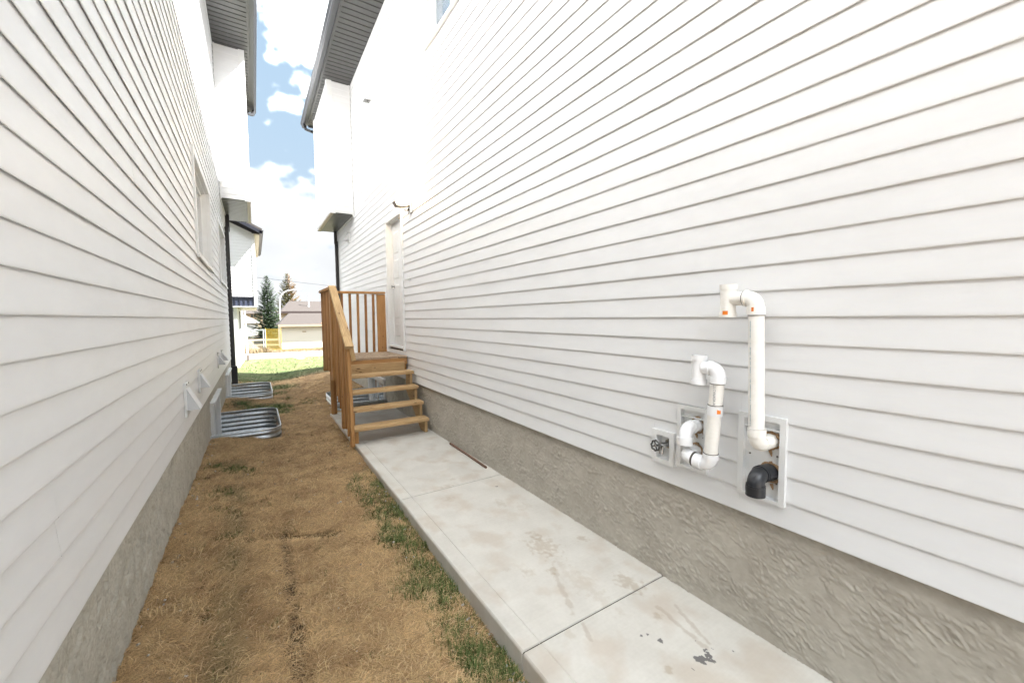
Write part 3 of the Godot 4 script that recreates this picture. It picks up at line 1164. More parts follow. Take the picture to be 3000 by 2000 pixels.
func basement_window(parent: Node, wx: float, s: float, z0: float, z1: float, y0: float, y1: float, open_k: float) -> void:
	var fr := MB.new()
	var o := wx + s * 0.03
	var i := wx - s * 0.10
	var c := 0.045
	for e in [[z0, z0 - c, y0, y1], [z1 + c, z1, y0, y1], [z0 - c, z1 + c, y1 - c, y1], [z0 - c, z1 + c, y0, y0 + c]]:
		fr.box(Vector3(minf(o, i), e[2], minf(e[0], e[1])), Vector3(maxf(o, i), e[3], maxf(e[0], e[1])))
	var w := part("basement_window", fr, M.trim, parent)
	var cap := MB.new()
	var o2 := wx + s * 0.055
	cap.box(Vector3(minf(o2, wx - s * 0.02), y1 + 0.001, z1 - 0.02), Vector3(maxf(o2, wx - s * 0.02), y1 + 0.028, z0 + 0.02))
	part("head_flashing", cap, M.trim, w)
	for k in 2:
		var sa := lerpf(z0 - c, z1 + c, k * 0.5)
		var sb := lerpf(z0 - c, z1 + c, k * 0.5 + 0.5)
		var x := wx - s * (0.0 + 0.025 * k)
		var sash := MB.new()
		var f := 0.05
		for e in [[sa, sa - f, y0 + c, y1 - c], [sb + f, sb, y0 + c, y1 - c], [sa - f, sb + f, y1 - c - f, y1 - c], [sa - f, sb + f, y0 + c, y0 + c + f]]:
			sash.box(Vector3(minf(x, x - s * 0.022), e[2], minf(e[0], e[1])), Vector3(maxf(x, x - s * 0.022), e[3], maxf(e[0], e[1])))
		part("sash", sash, M.trim, w)
		var pane := MB.new()
		var px := x - s * 0.012
		pane.box(Vector3(minf(px, px - s * 0.004), y0 + c + f, sb + f), Vector3(maxf(px, px - s * 0.004), y1 - c - f, sa - f))
		part("pane", pane, M.glass, w)
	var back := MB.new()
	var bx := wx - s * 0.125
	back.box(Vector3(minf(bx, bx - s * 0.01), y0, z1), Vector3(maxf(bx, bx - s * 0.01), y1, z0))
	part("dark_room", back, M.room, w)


# box bay that hangs from the upper storey: plane wx, outward s, outer plane xo
func hanging_bay(parent: Node, wx: float, s: float, xo: float, za: float, zb: float, y0: float, y1: float, base: float) -> void:
	var core := MB.new()
	core.box(Vector3(minf(wx - s * 0.05, xo - s * 0.012), y0 + 0.02, zb + 0.012), Vector3(maxf(wx - s * 0.05, xo - s * 0.012), y1 - 0.002, za - 0.012))
	var bay := part("bay", core, M.core, parent)
	var cw := 0.085
	# front face looks up the yard, side face looks across it
	var dz := Vector3(0, 0, 1)
	lay_siding(bay, Vector3(wx, 0, za), Vector3(s, 0, 0), dz, 0.03, absf(xo - wx) - cw, y0 + 0.02, y1 - 0.01, base, [], {}, 9.0, 0.0008)
	lay_siding(bay, Vector3(xo, 0, 0), Vector3(0, 0, -1), Vector3(s, 0, 0), -za + cw, -zb - cw, y0 + 0.02, y1 - 0.01, base, [], {}, 9.0, 0.0008)
	lay_siding(bay, Vector3(wx, 0, zb), Vector3(s, 0, 0), -dz, 0.03, absf(xo - wx) - cw, y0 + 0.02, y1 - 0.01, base, [], {}, 9.0, 0.0008)
	for e in [[za, 1.0], [zb, -1.0]]:
		var post := MB.new()
		var ze: float = e[0]
		var zd: float = e[1]
		var pts := [[xo + s * 0.02, ze + zd * 0.02], [xo + s * 0.02, ze - zd * cw], [xo - s * 0.005, ze - zd * cw], [xo - s * 0.005, ze - zd * 0.005], [xo - s * cw, ze - zd * 0.005], [xo - s * cw, ze + zd * 0.02]]
		var a := PackedVector3Array()
		var b := PackedVector3Array()
		for p in pts:
			a.append(Vector3(p[0], y0, p[1]))
			b.append(Vector3(p[0], y1, p[1]))
		if s * zd > 0:
			a.reverse()
			b.reverse()
		post.loft(b, a)
		part("corner_post", post, M.trim, bay)
		var jc := MB.new()
		jc.box(Vector3(minf(wx + s * 0.0145, wx + s * 0.042), y0, minf(ze, ze + zd * 0.02)), Vector3(maxf(wx + s * 0.0145, wx + s * 0.042), y1 - 0.003, maxf(ze, ze + zd * 0.02)))
		part("inside_corner", jc, M.trim, bay)
	# underside
	lay_soffit(bay, minf(wx + s * 0.0, xo - s * 0.05), maxf(wx + s * 0.0, xo - s * 0.05), za - 0.002, zb + 0.002, y0 + 0.006, 0.132, 3)
	var lip := MB.new()
	lip.box(Vector3(minf(xo + s * 0.012, xo - s * 0.05), y0 - 0.006, zb), Vector3(maxf(xo + s * 0.012, xo - s * 0.05), y0 + 0.02, za))
	part("bottom_trim", lip, M.cream, bay)
	var lip2 := MB.new()
	lip2.box(Vector3(minf(wx, wx + s * 0.03), y0 - 0.02, zb), Vector3(maxf(wx, wx + s * 0.03), y0 + 0.005, za))
	part("bottom_trim", lip2, M.trim, bay)


func eaves(parent: Node, wx: float, s: float, xf: float, y: float, za: float, zb: float) -> void:
	lay_soffit(parent, minf(wx - s * 0.02, xf - s * 0.03), maxf(wx - s * 0.02, xf - s * 0.03), za, zb + 0.32, y)
	var tr := MB.new()
	tr.box(Vector3(minf(xf - s * 0.032, xf + s * 0.004), y - 0.008, zb + 0.3), Vector3(maxf(xf - s * 0.032, xf + s * 0.004), y + 0.02, za))
	part("soffit_edge", tr, M.soffit, parent)
	var fa := MB.new()
	fa.box(Vector3(minf(xf - s * 0.02, xf + s * 0.002), y + 0.021, zb + 0.3), Vector3(maxf(xf - s * 0.02, xf + s * 0.002), y + 0.19, za))
	part("fascia", fa, M.fascia, parent)
	part("gutter", gutter_mesh(xf + s * 0.003, s, y + 0.035, za, zb), M.gutter, parent)
	# gable-end return of the fascia
	var rk := MB.new()
	rk.box(Vector3(minf(xf - s * 0.02, wx - s * 1.2), y - 0.03, zb + 0.27), Vector3(maxf(xf - s * 0.02, wx - s * 1.2), y + 0.19, zb + 0.299))
	part("rake_board", rk, M.fascia, parent)


func downspout(parent: Node, pts: Array, w: float, h: float) -> void:
	var mb := MB.new()
	for i in pts.size() - 1:
		mb.beam(pts[i], pts[i + 1], w, h, Vector3.RIGHT if absf((pts[i + 1] - pts[i]).normalized().y) > 0.7 else Vector3.UP, 0.008)
	part("downspout", mb, M.black, parent)


func build_house_right() -> void:
	var h := thing("porch_house", "white clapboard house with porch steps, side door and grey parged foundation", "house", Vector3(4.0, 0, -4.5))
	var ysof := 6.44
	var core := MB.new()
	core.box(Vector3(WALL_R + 0.14, -0.4, YARD_END_R), Vector3(9.4, ysof + 0.1, 2.0))
	part("wall_core", core, M.core, h)
	var holes := []
	var door := [-6.0, -6.885, 1.0, 3.115]
	var win := [-3.72, -4.885, 4.78, 5.95]
	var bay := [-9.36, -11.45, 3.73, ysof]
	# along = -z
	for e in [door, win]:
		holes.append([-e[0], -e[1], e[2], e[3]])
	# cut-outs behind the pipe plates and the tap
	for e in [[-1.163, -1.330, 0.702, 1.030], [-0.81, -1.006, 0.674, 1.055], [-1.355, -1.493, 0.681, 0.863]]:
		holes.append([-e[0], -e[1], e[2], e[3]])
	var o := Vector3(WALL_R, 0, 0)
	lay_siding(h, o, Vector3(0, 0, -1), Vector3(-1, 0, 0), -2.0, -YARD_END_R - 0.02, 0.5763, ysof, 0.5763, holes, {0: [1.098, 4.5], 1: [2.9, 6.4], 4: [0.648, 3.75], 5: [1.27, 5.2], 2: [-0.6, 5.6], 3: [3.3, 7.9]}, 3.9)
	# far corner post
	var cp := MB.new()
	cp.box(Vector3(WALL_R - 0.022, 0.575, YARD_END_R - 0.03), Vector3(WALL_R + 0.1, ysof, YARD_END_R + 0.06))
	part("corner_post", cp, M.trim, h)
	# sheathing behind the siding so that nothing shows through the laps
	var sh := MB.new()
	var zbands := [[2.0, -3.72], [-3.72, -4.885], [-4.885, -6.0], [-6.0, -6.885], [-6.885, YARD_END_R]]
	for b in zbands:
		var ranges := [[0.56, ysof]]
		if b[0] == -3.72:
			ranges = [[0.56, 4.78], [5.95, ysof]]
		elif b[0] == -6.0:
			ranges = [[3.115, ysof]]
		elif b[0] == 2.0:
			# leave the plate cut-outs open to 3 cm
			ranges = [[0.56, ysof]]
		for r in ranges:
			sh.box(Vector3(WALL_R + 0.030, r[0], b[1]), Vector3(WALL_R + 0.06, r[1], b[0]))
	part("sheathing", sh, M.core, h)
	# foundation
	parge_wall(h, WALL_R + 0.022, -1.0, 0.3, -5.6, -0.03, 0.60, 0.0065, 0.0065, 0, M.parge)
	parge_wall(h, WALL_R + 0.022, -1.0, -5.6, YARD_END_R, -0.8, 0.60, 0.016, 0.016, 1, M.parge_l, [[-7.28, -8.55, -0.45, 0.4]])
	var fb := MB.new()
	fb.box(Vector3(WALL_R + 0.022, -0.03, 0.3), Vector3(WALL_R + 0.10, 0.6, 2.0))
	part("foundation", fb, M.parge, h)
	basement_window(h, WALL_R + 0.022, -1.0, -7.3, -8.53, -0.43, 0.395, 0.0)
	wall_window(h, WALL_R, -1.0, win[0], win[1], win[2], win[3], 2, M.room)
	# eaves
	eaves(h, WALL_R, -1.0, 1.335, ysof, 2.4, -12.1)
	hanging_bay(h, WALL_R, -1.0, 1.452, bay[0], bay[1], bay[2], ysof, 0.5763)
	slab_roof(h, 1.24, 5.6, ysof + 0.155, 0.42, 2.45, -12.05)
	downspout(h, [Vector3(1.26, ysof + 0.04, -11.86), Vector3(1.30, ysof - 0.09, -11.83), Vector3(1.42, ysof - 0.17, -11.70), Vector3(1.80, ysof - 0.22, -11.66)], 0.06, 0.06)
	downspout(h, [Vector3(1.842, 3.74, -11.36), Vector3(1.842, 3.42, -11.36)], 0.06, 0.07)
	downspout(h, [Vector3(1.862, 3.50, -11.40), Vector3(1.862, 0.06, -11.40)], 0.065, 0.075)
	# side door
	var fr := MB.new()
	var cw := 0.055
	var x0 := WALL_R - 0.03
	var x1 := WALL_R + 0.028
	for e in [[-6.0, -6.0 - cw, 1.0, 3.115], [-6.885 + cw, -6.885, 1.0, 3.115], [-6.0 - cw, -6.885 + cw, 3.115 - cw, 3.115]]:
		fr.box(Vector3(x0, e[2], e[1]), Vector3(x1, e[3], e[0]))
	var dr := part("side_door", fr, M.trim, h)
	var jm := MB.new()
	var xi := WALL_R + 0.139
	for e in [[-6.0 - cw, -6.0 - cw - 0.014, 1.04, 3.06], [-6.885 + cw + 0.014, -6.885 + cw, 1.04, 3.06], [-6.0 - cw - 0.014, -6.885 + cw + 0.014, 3.046, 3.06]]:
		jm.box(Vector3(x1 - 0.001, e[2], e[1]), Vector3(xi, e[3], e[0]))
	part("jamb", jm, M.trim, dr)
	var leaf := MB.new()
	leaf.box(Vector3(WALL_R + 0.075, 1.065, -6.885 + cw + 0.016), Vector3(WALL_R + 0.115, 3.044, -6.0 - cw - 0.016))
	var lf := part("leaf", leaf, M.trim, dr)
	for row in [[1.20, 1.42], [1.50, 2.06], [2.14, 2.46], [2.55, 2.90]]:
		for q in [[-6.15, -6.40], [-6.49, -6.74]]:
			var pn := MB.new()
			# raised panel with bevelled rim
			var xa := WALL_R + 0.0745
			var a := PackedVector3Array([Vector3(xa, row[0], q[1]), Vector3(xa, row[1], q[1]), Vector3(xa, row[1], q[0]), Vector3(xa, row[0], q[0])])
			var b := PackedVector3Array()
			for p in a:
				b.append(Vector3(xa - 0.008, clampf(p.y, row[0] + 0.025, row[1] - 0.025), clampf(p.z, q[1] + 0.025, q[0] - 0.025)))
			a.reverse()
			b.reverse()
			pn.loft(a, b)
			part("raised_panel", pn, M.trim, lf)
	var kb := MB.new()
	kb.tube(PackedVector3Array([Vector3(WALL_R + 0.075, 2.02, -6.74), Vector3(WALL_R + 0.055, 2.02, -6.74), Vector3(WALL_R + 0.04, 2.02, -6.74), Vector3(WALL_R + 0.018, 2.02, -6.74)]), [0.03, 0.012, 0.012, 0.028], 14)
	part("knob", kb, M.chrome, lf)
	var th := MB.new()
	th.beam(Vector3(WALL_R + 0.05, 1.048, -6.87), Vector3(WALL_R + 0.05, 1.048, -6.015), 0.17, 0.028)
	part("threshold", th, M.trim, dr)
	var tb := MB.new()
	tb.box(Vector3(WALL_R + 0.01, 0.86, -6.87), Vector3(WALL_R + 0.05, 1.032, -6.01))
	part("sill_board", tb, M.old_board, dr)
	# small cable clip on the siding
	var cl := MB.new()
	cl.box(Vector3(WALL_R - 0.034, 2.03, -5.715), Vector3(WALL_R - 0.012, 2.055, -5.69))
	part("cable_clip", cl, M.trim, h)


func build_house_left() -> void:
	var h := thing("window_house", "white clapboard house with two windows, wall vents and corrugated window wells", "house", Vector3(-2.5, 0, -4.5))
	var ysof := 6.93
	var core := MB.new()
	core.box(Vector3(-8.5, -0.9, YARD_END_L), Vector3(WALL_L - 0.14, ysof + 0.1, 0.9))
	part("wall_core", core, M.core, h)
	var w1 := [-5.46, -7.30, 2.20, 3.335]
	var w2 := [-8.95, -10.85, 2.20, 3.315]
	var holes := []
	for e in [w1, w2]:
		holes.append([-e[0], -e[1], e[2], e[3]])
	lay_siding(h, Vector3(WALL_L, 0, 0), Vector3(0, 0, -1), Vector3(1, 0, 0), -0.9, -YARD_END_L - 0.02, 0.602, ysof, 0.602, holes, {1: [1.65, 5.3], 2: [2.305, 6.0], 0: [4.4, 8.1]}, 3.9, 0.0022)
	var cp := MB.new()
	cp.box(Vector3(WALL_L - 0.1, 0.602, YARD_END_L - 0.03), Vector3(WALL_L + 0.022, ysof, YARD_END_L + 0.06))
	part("corner_post", cp, M.trim, h)
	var sh := MB.new()
	for b in [[0.9, -5.46, 0], [-5.46, -7.30, 1], [-7.30, -8.95, 0], [-8.95, -10.85, 1], [-10.85, YARD_END_L, 0]]:
		var ranges := [[0.58, ysof]]
		if b[2] == 1:
			ranges = [[0.58, 2.2], [3.32, ysof]]
		for r in ranges:
			sh.box(Vector3(WALL_L - 0.06, r[0], b[1]), Vector3(WALL_L - 0.03, r[1], b[0]))
	part("sheathing", sh, M.core, h)
	parge_wall(h, WALL_L - 0.022, 1.0, 0.0, -6.1, -0.15, 0.62, 0.010, 0.010, 1, M.parge_l)
	parge_wall(h, WALL_L - 0.022, 1.0, -6.1, YARD_END_L, -0.8, 0.62, 0.016, 0.016, 1, M.parge_l, [[-6.32, -7.62, -0.45, 0.43], [-9.45, -10.85, -0.45, 0.42]])
	var fb := MB.new()
	fb.box(Vector3(WALL_L - 0.1, -0.15, 0.0), Vector3(WALL_L - 0.022, 0.62, 0.9))
	part("foundation", fb, M.parge_l, h)
	basement_window(h, WALL_L - 0.022, 1.0, -6.33, -7.6, -0.44, 0.425, 0.0)
	basement_window(h, WALL_L - 0.022, 1.0, -9.47, -10.83, -0.44, 0.415, 0.0)
	wall_window(h, WALL_L, 1.0, w1[0], w1[1], w1[2], w1[3], 2, M.blind)
	wall_window(h, WALL_L, 1.0, w2[0], w2[1], w2[2], w2[3], 2, M.blind)
	eaves(h, WALL_L, 1.0, 0.118, ysof, 1.3, -13.2)
	hanging_bay(h, WALL_L, 1.0, 0.012, -10.1, -12.25, 3.925, ysof, 0.602)
	slab_roof(h, 0.22, -4.5, ysof + 0.155, 0.42, 1.35, -13.1)
	downspout(h, [Vector3(0.19, ysof + 0.04, -12.9), Vector3(0.16, ysof - 0.09, -12.85), Vector3(0.04, ysof - 0.18, -12.6), Vector3(-0.3, ysof - 0.22, -12.45)], 0.06, 0.06)
	downspout(h, [Vector3(WALL_L + 0.055, 3.93, -11.6), Vector3(WALL_L + 0.055, 3.55, -11.6)], 0.065, 0.08)
	downspout(h, [Vector3(WALL_L + 0.045, 3.60, -11.3), Vector3(WALL_L + 0.045, 0.40, -11.3)], 0.07, 0.085)
	downspout(h, [Vector3(WALL_L + 0.065, 0.44, -11.25), Vector3(WALL_L + 0.065, -0.06, -11.25)], 0.115, 0.12)


# ------------------------------------------------------------------ porch
func build_porch() -> void:
	var p := thing("porch_steps", "cedar toned wooden porch landing with four open steps and railings", "porch", Vector3(1.42, 0, -5.9))
	var yl := 0.945
	var zf := -5.90
	var zb := -6.93
	var xl := 0.99
	var xr := 1.885
	var ix := 0
	# decking runs from front to back
	var n := 7
	for k in n:
		var a := lerpf(xl, xr, float(k) / n) + 0.003
		var b := lerpf(xl, xr, float(k + 1) / n) - 0.003
		var mb := MB.new()
		mb.beam(Vector3((a + b) * 0.5, yl - 0.0125, zf + 0.02 + 0.006 * sin(k * 2.3)), Vector3((a + b) * 0.5, yl - 0.0125, zb), b - a, 0.025, Vector3.UP, 0.003, k * 0.37, k * 0.21)
		part("deck_board", mb, M.deck, p)
	# rim joists
	for e in [[Vector3(xl, yl - 0.072, zf), Vector3(xr, yl - 0.072, zf)], [Vector3(xl, yl - 0.117, zb + 0.02), Vector3(xr, yl - 0.117, zb + 0.02)]]:
		var mb := MB.new()
		mb.beam(e[0], e[1], 0.038, 0.088 if e[0].z > -6.0 else 0.18, Vector3.UP, 0.003, 0.3, 0.1)
		part("rim_joist", mb, M.wood[0], p)
	for x in [xl + 0.02, xr - 0.02]:
		var mb := MB.new()
		mb.beam(Vector3(x, yl - 0.117, zf - 0.02), Vector3(x, yl - 0.117, zb + 0.04), 0.038, 0.18, Vector3.UP, 0.003, 0.6, 0.4)
		part("rim_joist", mb, M.wood[1], p)
	# face board that closes the top riser
	var fbm := MB.new()
	fbm.beam(Vector3(xl + 0.03, yl - 0.172, zf + 0.021), Vector3(xr - 0.045, yl - 0.172, zf + 0.021), 0.03, 0.19, Vector3.UP, 0.003, 0.9, 0.05)
	part("riser_board", fbm, M.tread, p)
	# treads
	var tread := [[0.202, -4.965], [0.388, -5.155], [0.574, -5.345], [0.757, -5.53]]
	for k in 4:
		var mb := MB.new()
		var ty: float = tread[k][0]
		var tz: float = tread[k][1]
		mb.beam(Vector3(0.945, ty - 0.020, tz - 0.098), Vector3(1.865, ty - 0.020 + 0.004, tz - 0.098), 0.196, 0.040, Vector3.UP, 0.005, k * 0.77, k * 0.31)
		part("tread", mb, M.tread, p)
	# stringers: sawn to the steps
	for x in [0.965, 1.832]:
		var mb := MB.new()
		var pts := [[0.0, -5.045]]
		for k in 4:
			pts.append([tread[k][0] - 0.041, -5.045 - 0.19 * k])
			if k < 3:
				pts.append([tread[k][0] - 0.041, -5.045 - 0.19 * (k + 1)])
		pts.append([tread[3][0] - 0.041, -5.80])
		pts.append([tread[3][0] - 0.30, -5.80])
		pts.append([0.0, -5.20])
		var th := 0.038
		var tri := PackedInt32Array()
		var poly := PackedVector2Array()
		for q in pts:
			poly.append(Vector2(q[1], q[0]))
		tri = Geometry2D.triangulate_polygon(poly)
		for i in range(0, tri.size(), 3):
			var A := poly[tri[i]]
			var B := poly[tri[i + 1]]
			var C := poly[tri[i + 2]]
			if (B - A).cross(C - A) < 0:
				var sw := B
				B = C
				C = sw
			# normal -x for the outline traced counter-clockwise in (z, y)
			mb.tri(Vector3(x, A.y, A.x), Vector3(x, B.y, B.x), Vector3(x, C.y, C.x), A, B, C)
			mb.tri(Vector3(x + th, A.y, A.x), Vector3(x + th, C.y, C.x), Vector3(x + th, B.y, B.x), A, C, B)
		for i in poly.size():
			var A := poly[i]
			var B := poly[(i + 1) % poly.size()]
			var q := [Vector3(x, A.y, A.x), Vector3(x, B.y, B.x), Vector3(x + th, B.y, B.x), Vector3(x + th, A.y, A.x)]
			var mid: Vector3 = (q[0] + q[2]) * 0.5
			var nrm: Vector3 = (q[2] - q[0]).cross(q[3] - q[1])
			var probe := Vector2(mid.z, mid.y) + Vector2(nrm.z, nrm.y).normalized() * 0.003
			if Geometry2D.is_point_in_polygon(probe, poly):
				q.reverse()
			mb.quad(q[0], q[1], q[2], q[3], Vector2(0, 0), Vector2((B - A).length(), 0), Vector2((B - A).length(), 0.04), Vector2(0, 0.04))
		part("stringer", mb, M.tread if x > 1.0 else M.wood[2], p)
	# support posts standing on the concrete
	for e in [[1.008, -6.86], [0.995, -5.865]]:
		for k in 2:
			var mb := MB.new()
			mb.beam(Vector3(e[0] - 0.02 + 0.039 * k, 0.004, e[1]), Vector3(e[0] - 0.02 + 0.039 * k, yl - 0.026, e[1]), 0.038, 0.088, Vector3.BACK, 0.003, k * 0.5, e[1])
			part("support_post", mb, M.wood[k], p)
	# side guard of the landing
	var gx := 0.90
	var gt := 1.935
	var cap := MB.new()
	cap.beam(Vector3(gx, gt - 0.019, -5.93), Vector3(gx, gt - 0.019, -6.93), 0.092, 0.038, Vector3.UP, 0.004, 0.2, 0.7)
	part("top_rail", cap, M.wood[2], p)
	var guard := [[-6.905, 0.69, 0.038, 0.14], [-6.79, 0.74, 0.04, 0.04], [-6.66, 0.745, 0.04, 0.04], [-6.53, 0.745, 0.04, 0.04], [-6.40, 0.745, 0.04, 0.04], [-6.27, 0.745, 0.04, 0.04], [-6.14, 0.745, 0.04, 0.04]]
	for g in guard:
		var mb := MB.new()
		var w: float = g[3]
		mb.beam(Vector3(gx + (w * 0.5 - 0.02 if w > 0.1 else 0.0), g[1], g[0]), Vector3(gx + (w * 0.5 - 0.02 if w > 0.1 else 0.0), gt - 0.04, g[0]), w if w > 0.1 else 0.038, g[2], Vector3.BACK, 0.003, rng.randf() * 3.0, rng.randf())
		part("guard_post" if w > 0.1 else "baluster", mb, M.wood[rng.randi() % 3], p)
	var np := MB.new()
	np.beam(Vector3(0.885, 0.66, -5.985), Vector3(0.885, gt - 0.04, -5.985), 0.038, 0.14, Vector3.BACK, 0.003, 1.3, 0.2)
	part("guard_post", np, M.wood[0], p)
	# handrail of the steps
	var ra := Vector3(0.897, gt - 0.004, -5.93)
	var rb := Vector3(0.902, 1.172, -4.89)
	var hr := MB.new()
	hr.beam(ra, rb, 0.092, 0.04, Vector3.UP, 0.005, 0.15, 0.33)
	part("handrail", hr, M.tread, p)
	for k in 8:
		var z := lerpf(-5.86, -5.02, k / 7.0)
		var top := lerpf(ra.y, rb.y, (ra.z - z) / (ra.z - rb.z)) - 0.03
		var bot: float = lerpf(0.46, 0.02, k / 7.0)
		if k == 7:
			bot = -0.015
		var mb := MB.new()
		var wx := 0.915 if k < 7 else 0.922
		mb.beam(Vector3(wx, bot, z), Vector3(wx - 0.008, top, z), 0.038, 0.04, Vector3.BACK, 0.003, rng.randf() * 3.0, rng.randf())
		part("baluster", mb, M.wood[[0, 2, 1][k % 3]], p)
	var nw := MB.new()
	nw.beam(Vector3(0.927, -0.01, -4.985), Vector3(0.905, 1.14, -4.985), 0.04, 0.04, Vector3.BACK, 0.006, 0.4, 0.1)
	part("newel", nw, M.wood[2], p)
	# back guard
	var bz := -6.87
	var br := MB.new()
	br.beam(Vector3(1.0, gt - 0.019, bz), Vector3(1.845, gt - 0.012, bz), 0.09, 0.036, Vector3.UP, 0.004, 0.5, 0.9)
	part("top_rail", br, M.wood[0], p)
	for x in [1.175, 1.297, 1.418, 1.54, 1.66]:
		var mb := MB.new()
		mb.beam(Vector3(x + 0.012, yl - 0.10, bz - 0.085), Vector3(x, gt - 0.037, bz - 0.01), 0.036, 0.036, Vector3.BACK, 0.003, rng.randf() * 3.0, rng.randf())
		part("baluster", mb, M.wood[[0, 1][rng.randi() % 2]], p)
	for e in [[1.772, 0.112], [1.842, 0.026]]:
		var mb := MB.new()
		mb.beam(Vector3(e[0], yl + 0.001, bz), Vector3(e[0] - 0.004, gt - 0.037, bz), e[1], 0.038, Vector3.BACK, 0.003, rng.randf() * 3.0, rng.randf())
		part("guard_post", mb, M.wood[0], p)
	var stb := MB.new()
	stb.beam(Vector3(0.958, 1.015, -4.965), Vector3(0.930, 1.16, -4.935), 0.045, 0.036, Vector3.BACK, 0.003, 0.7, 0.2)
	part("rail_block", stb, M.tread, p)


# ------------------------------------------------------------------ window wells
func build_wells() -> void:
	var labels := ["corrugated galvanized window well under the vents with bare dirt in front", "corrugated galvanized window well beside the black downspout boot", "corrugated galvanized window well half hidden behind the porch steps"]
	for i in WELLS.size():
		var w = WELLS[i]
		var wx: float = w[0]
		var s: float = w[1]
		var proj: float = w[4]
		var rim: float = w[5]
		var t := thing("window_well", labels[i], "window well", Vector3(wx + s * proj * 0.5, -0.6, (float(w[2]) + float(w[3])) * 0.5), "galvanized window wells")
		# plan outline from the near wall flange round to the far one
		var r := 0.2
		var plan := [Vector2(0.0, w[2])]
		plan.append(Vector2(proj * 0.5, w[2]))
		for k in 9:
			var an := k / 8.0 * PI / 2
			plan.append(Vector2(proj - r + r * sin(an), float(w[2]) - r + r * cos(an)))
		plan.append(Vector2(proj, (float(w[2]) + float(w[3])) * 0.5))
		for k in 9:
			var an := k / 8.0 * PI / 2
			plan.append(Vector2(proj - r + r * cos(an), float(w[3]) + r - r * sin(an)))
		plan.append(Vector2(proj * 0.5, w[3]))
		plan.append(Vector2(0.0, w[3]))
		var nrm := []
		for k in plan.size():
			var a: Vector2 = plan[maxi(k - 1, 0)]
			var b: Vector2 = plan[mini(k + 1, plan.size() - 1)]
			var d := (b - a).normalized()
			nrm.append(Vector2(-d.y, d.x))
		var mb := MB.new()
		var pitch := 0.068
		var per := 8
		var rows := int(0.62 / pitch) * per
		var sheet := func(off: float, row: int, k: int) -> Vector3:
			var yy := rim - 0.008 - row * pitch / per
			var amp := 0.0085 * cos(TAU * row / per) + off
			var q: Vector2 = plan[k] - nrm[k] * amp if s > 0 else plan[k] - nrm[k] * amp
			return Vector3(wx + s * q.x, yy, q.y)
		for row in rows:
			for k in plan.size() - 1:
				var A: Vector3 = sheet.call(0.0, row, k)
				var B: Vector3 = sheet.call(0.0, row, k + 1)
				var C: Vector3 = sheet.call(0.0, row + 1, k + 1)
				var D: Vector3 = sheet.call(0.0, row + 1, k)
				var nn := (C - A).cross(D - B).normalized()
				mb.tri_n(A, B, C, nn, nn, nn)
				mb.tri_n(A, C, D, nn, nn, nn)
		part("corrugated_wall", mb, M.galv, t)
		var lip := MB.new()
		var path := PackedVector3Array()
		for k in plan.size():
			path.append(Vector3(wx + s * plan[k].x, rim, plan[k].y))
		lip.tube(path, 0.009, 8)
		part("rolled_rim", lip, M.galv, t)
		for zz in [w[2], w[3]]:
			var fl := MB.new()
			var dz := 0.02 if zz == w[2] else -0.02
			fl.box(Vector3(minf(wx, wx + s * 0.006), rim - 0.6, minf(zz, zz + dz * 2.0)), Vector3(maxf(wx, wx + s * 0.006), rim + 0.002, maxf(zz, zz + dz * 2.0)))
			part("wall_flange", fl, M.galv, t)


# ------------------------------------------------------------------ fittings
func vent_hood(wx: float, s: float, z: float, y0: float, y1: float, w: float, dep: float, label: String, grp: String) -> void:
	var t := thing("vent_hood", label, "vent", Vector3(wx + s * 0.02, y0, z), grp)
	var pl := MB.new()
	var xa := wx + s * 0.010
	var xb := wx + s * 0.026
	pl.box(Vector3(minf(xa, xb), y0, z - w * 0.5), Vector3(maxf(xa, xb), y1, z + w * 0.5))
	part("back_plate", pl, M.trim, t)
	# sloping hood: thin top sheet and two cheeks, open below
	var hd := MB.new()
	var hw := w * 0.40
	var top := y1 - 0.05
	var bot := y0 + (y1 - y0) * 0.20
	var xo := xb + s * dep
	var th := 0.004
	var A := Vector3(xb, top, z)
	var B := Vector3(xo, bot, z)
	hd.beam(A, B, hw * 2.0, th, Vector3(s, 1, 0).normalized(), 0.0005)
	for e in [-1.0, 1.0]:
		var zc: float = z + e * hw
		var p := [Vector3(xb, top, zc), Vector3(xb, bot, zc), Vector3(xo, bot, zc)]
		var q := [Vector3(xb, top, zc - e * th), Vector3(xb, bot, zc - e * th), Vector3(xo, bot, zc - e * th)]
		if s * e > 0:
			hd.tri(p[0], p[1], p[2]); hd.tri(q[2], q[1], q[0])
		else:
			hd.tri(p[2], p[1], p[0]); hd.tri(q[0], q[1], q[2])
	var hm := part("hood", hd, M.vent, t)
	var du := MB.new()
	du.pipe(Vector3(xb - s * 0.001, (top + bot) * 0.5 - 0.01, z), Vector3(xb + s * dep * 0.28, (top + bot) * 0.5 - 0.01, z), w * 0.26, w * 0.24, 16)
	part("duct", du, M.vent_dark, t)
	# a tab and screws at the top of the plate
	for e in [-0.3, 0.3]:
		var sc := MB.new()
		sc.tube(PackedVector3Array([Vector3(xb - s * 0.002, y1 - 0.012, z + e * w), Vector3(xb + s * 0.004, y1 - 0.012, z + e * w)]), 0.005, 8)
		part("screw", sc, M.screw, hm.get_parent())


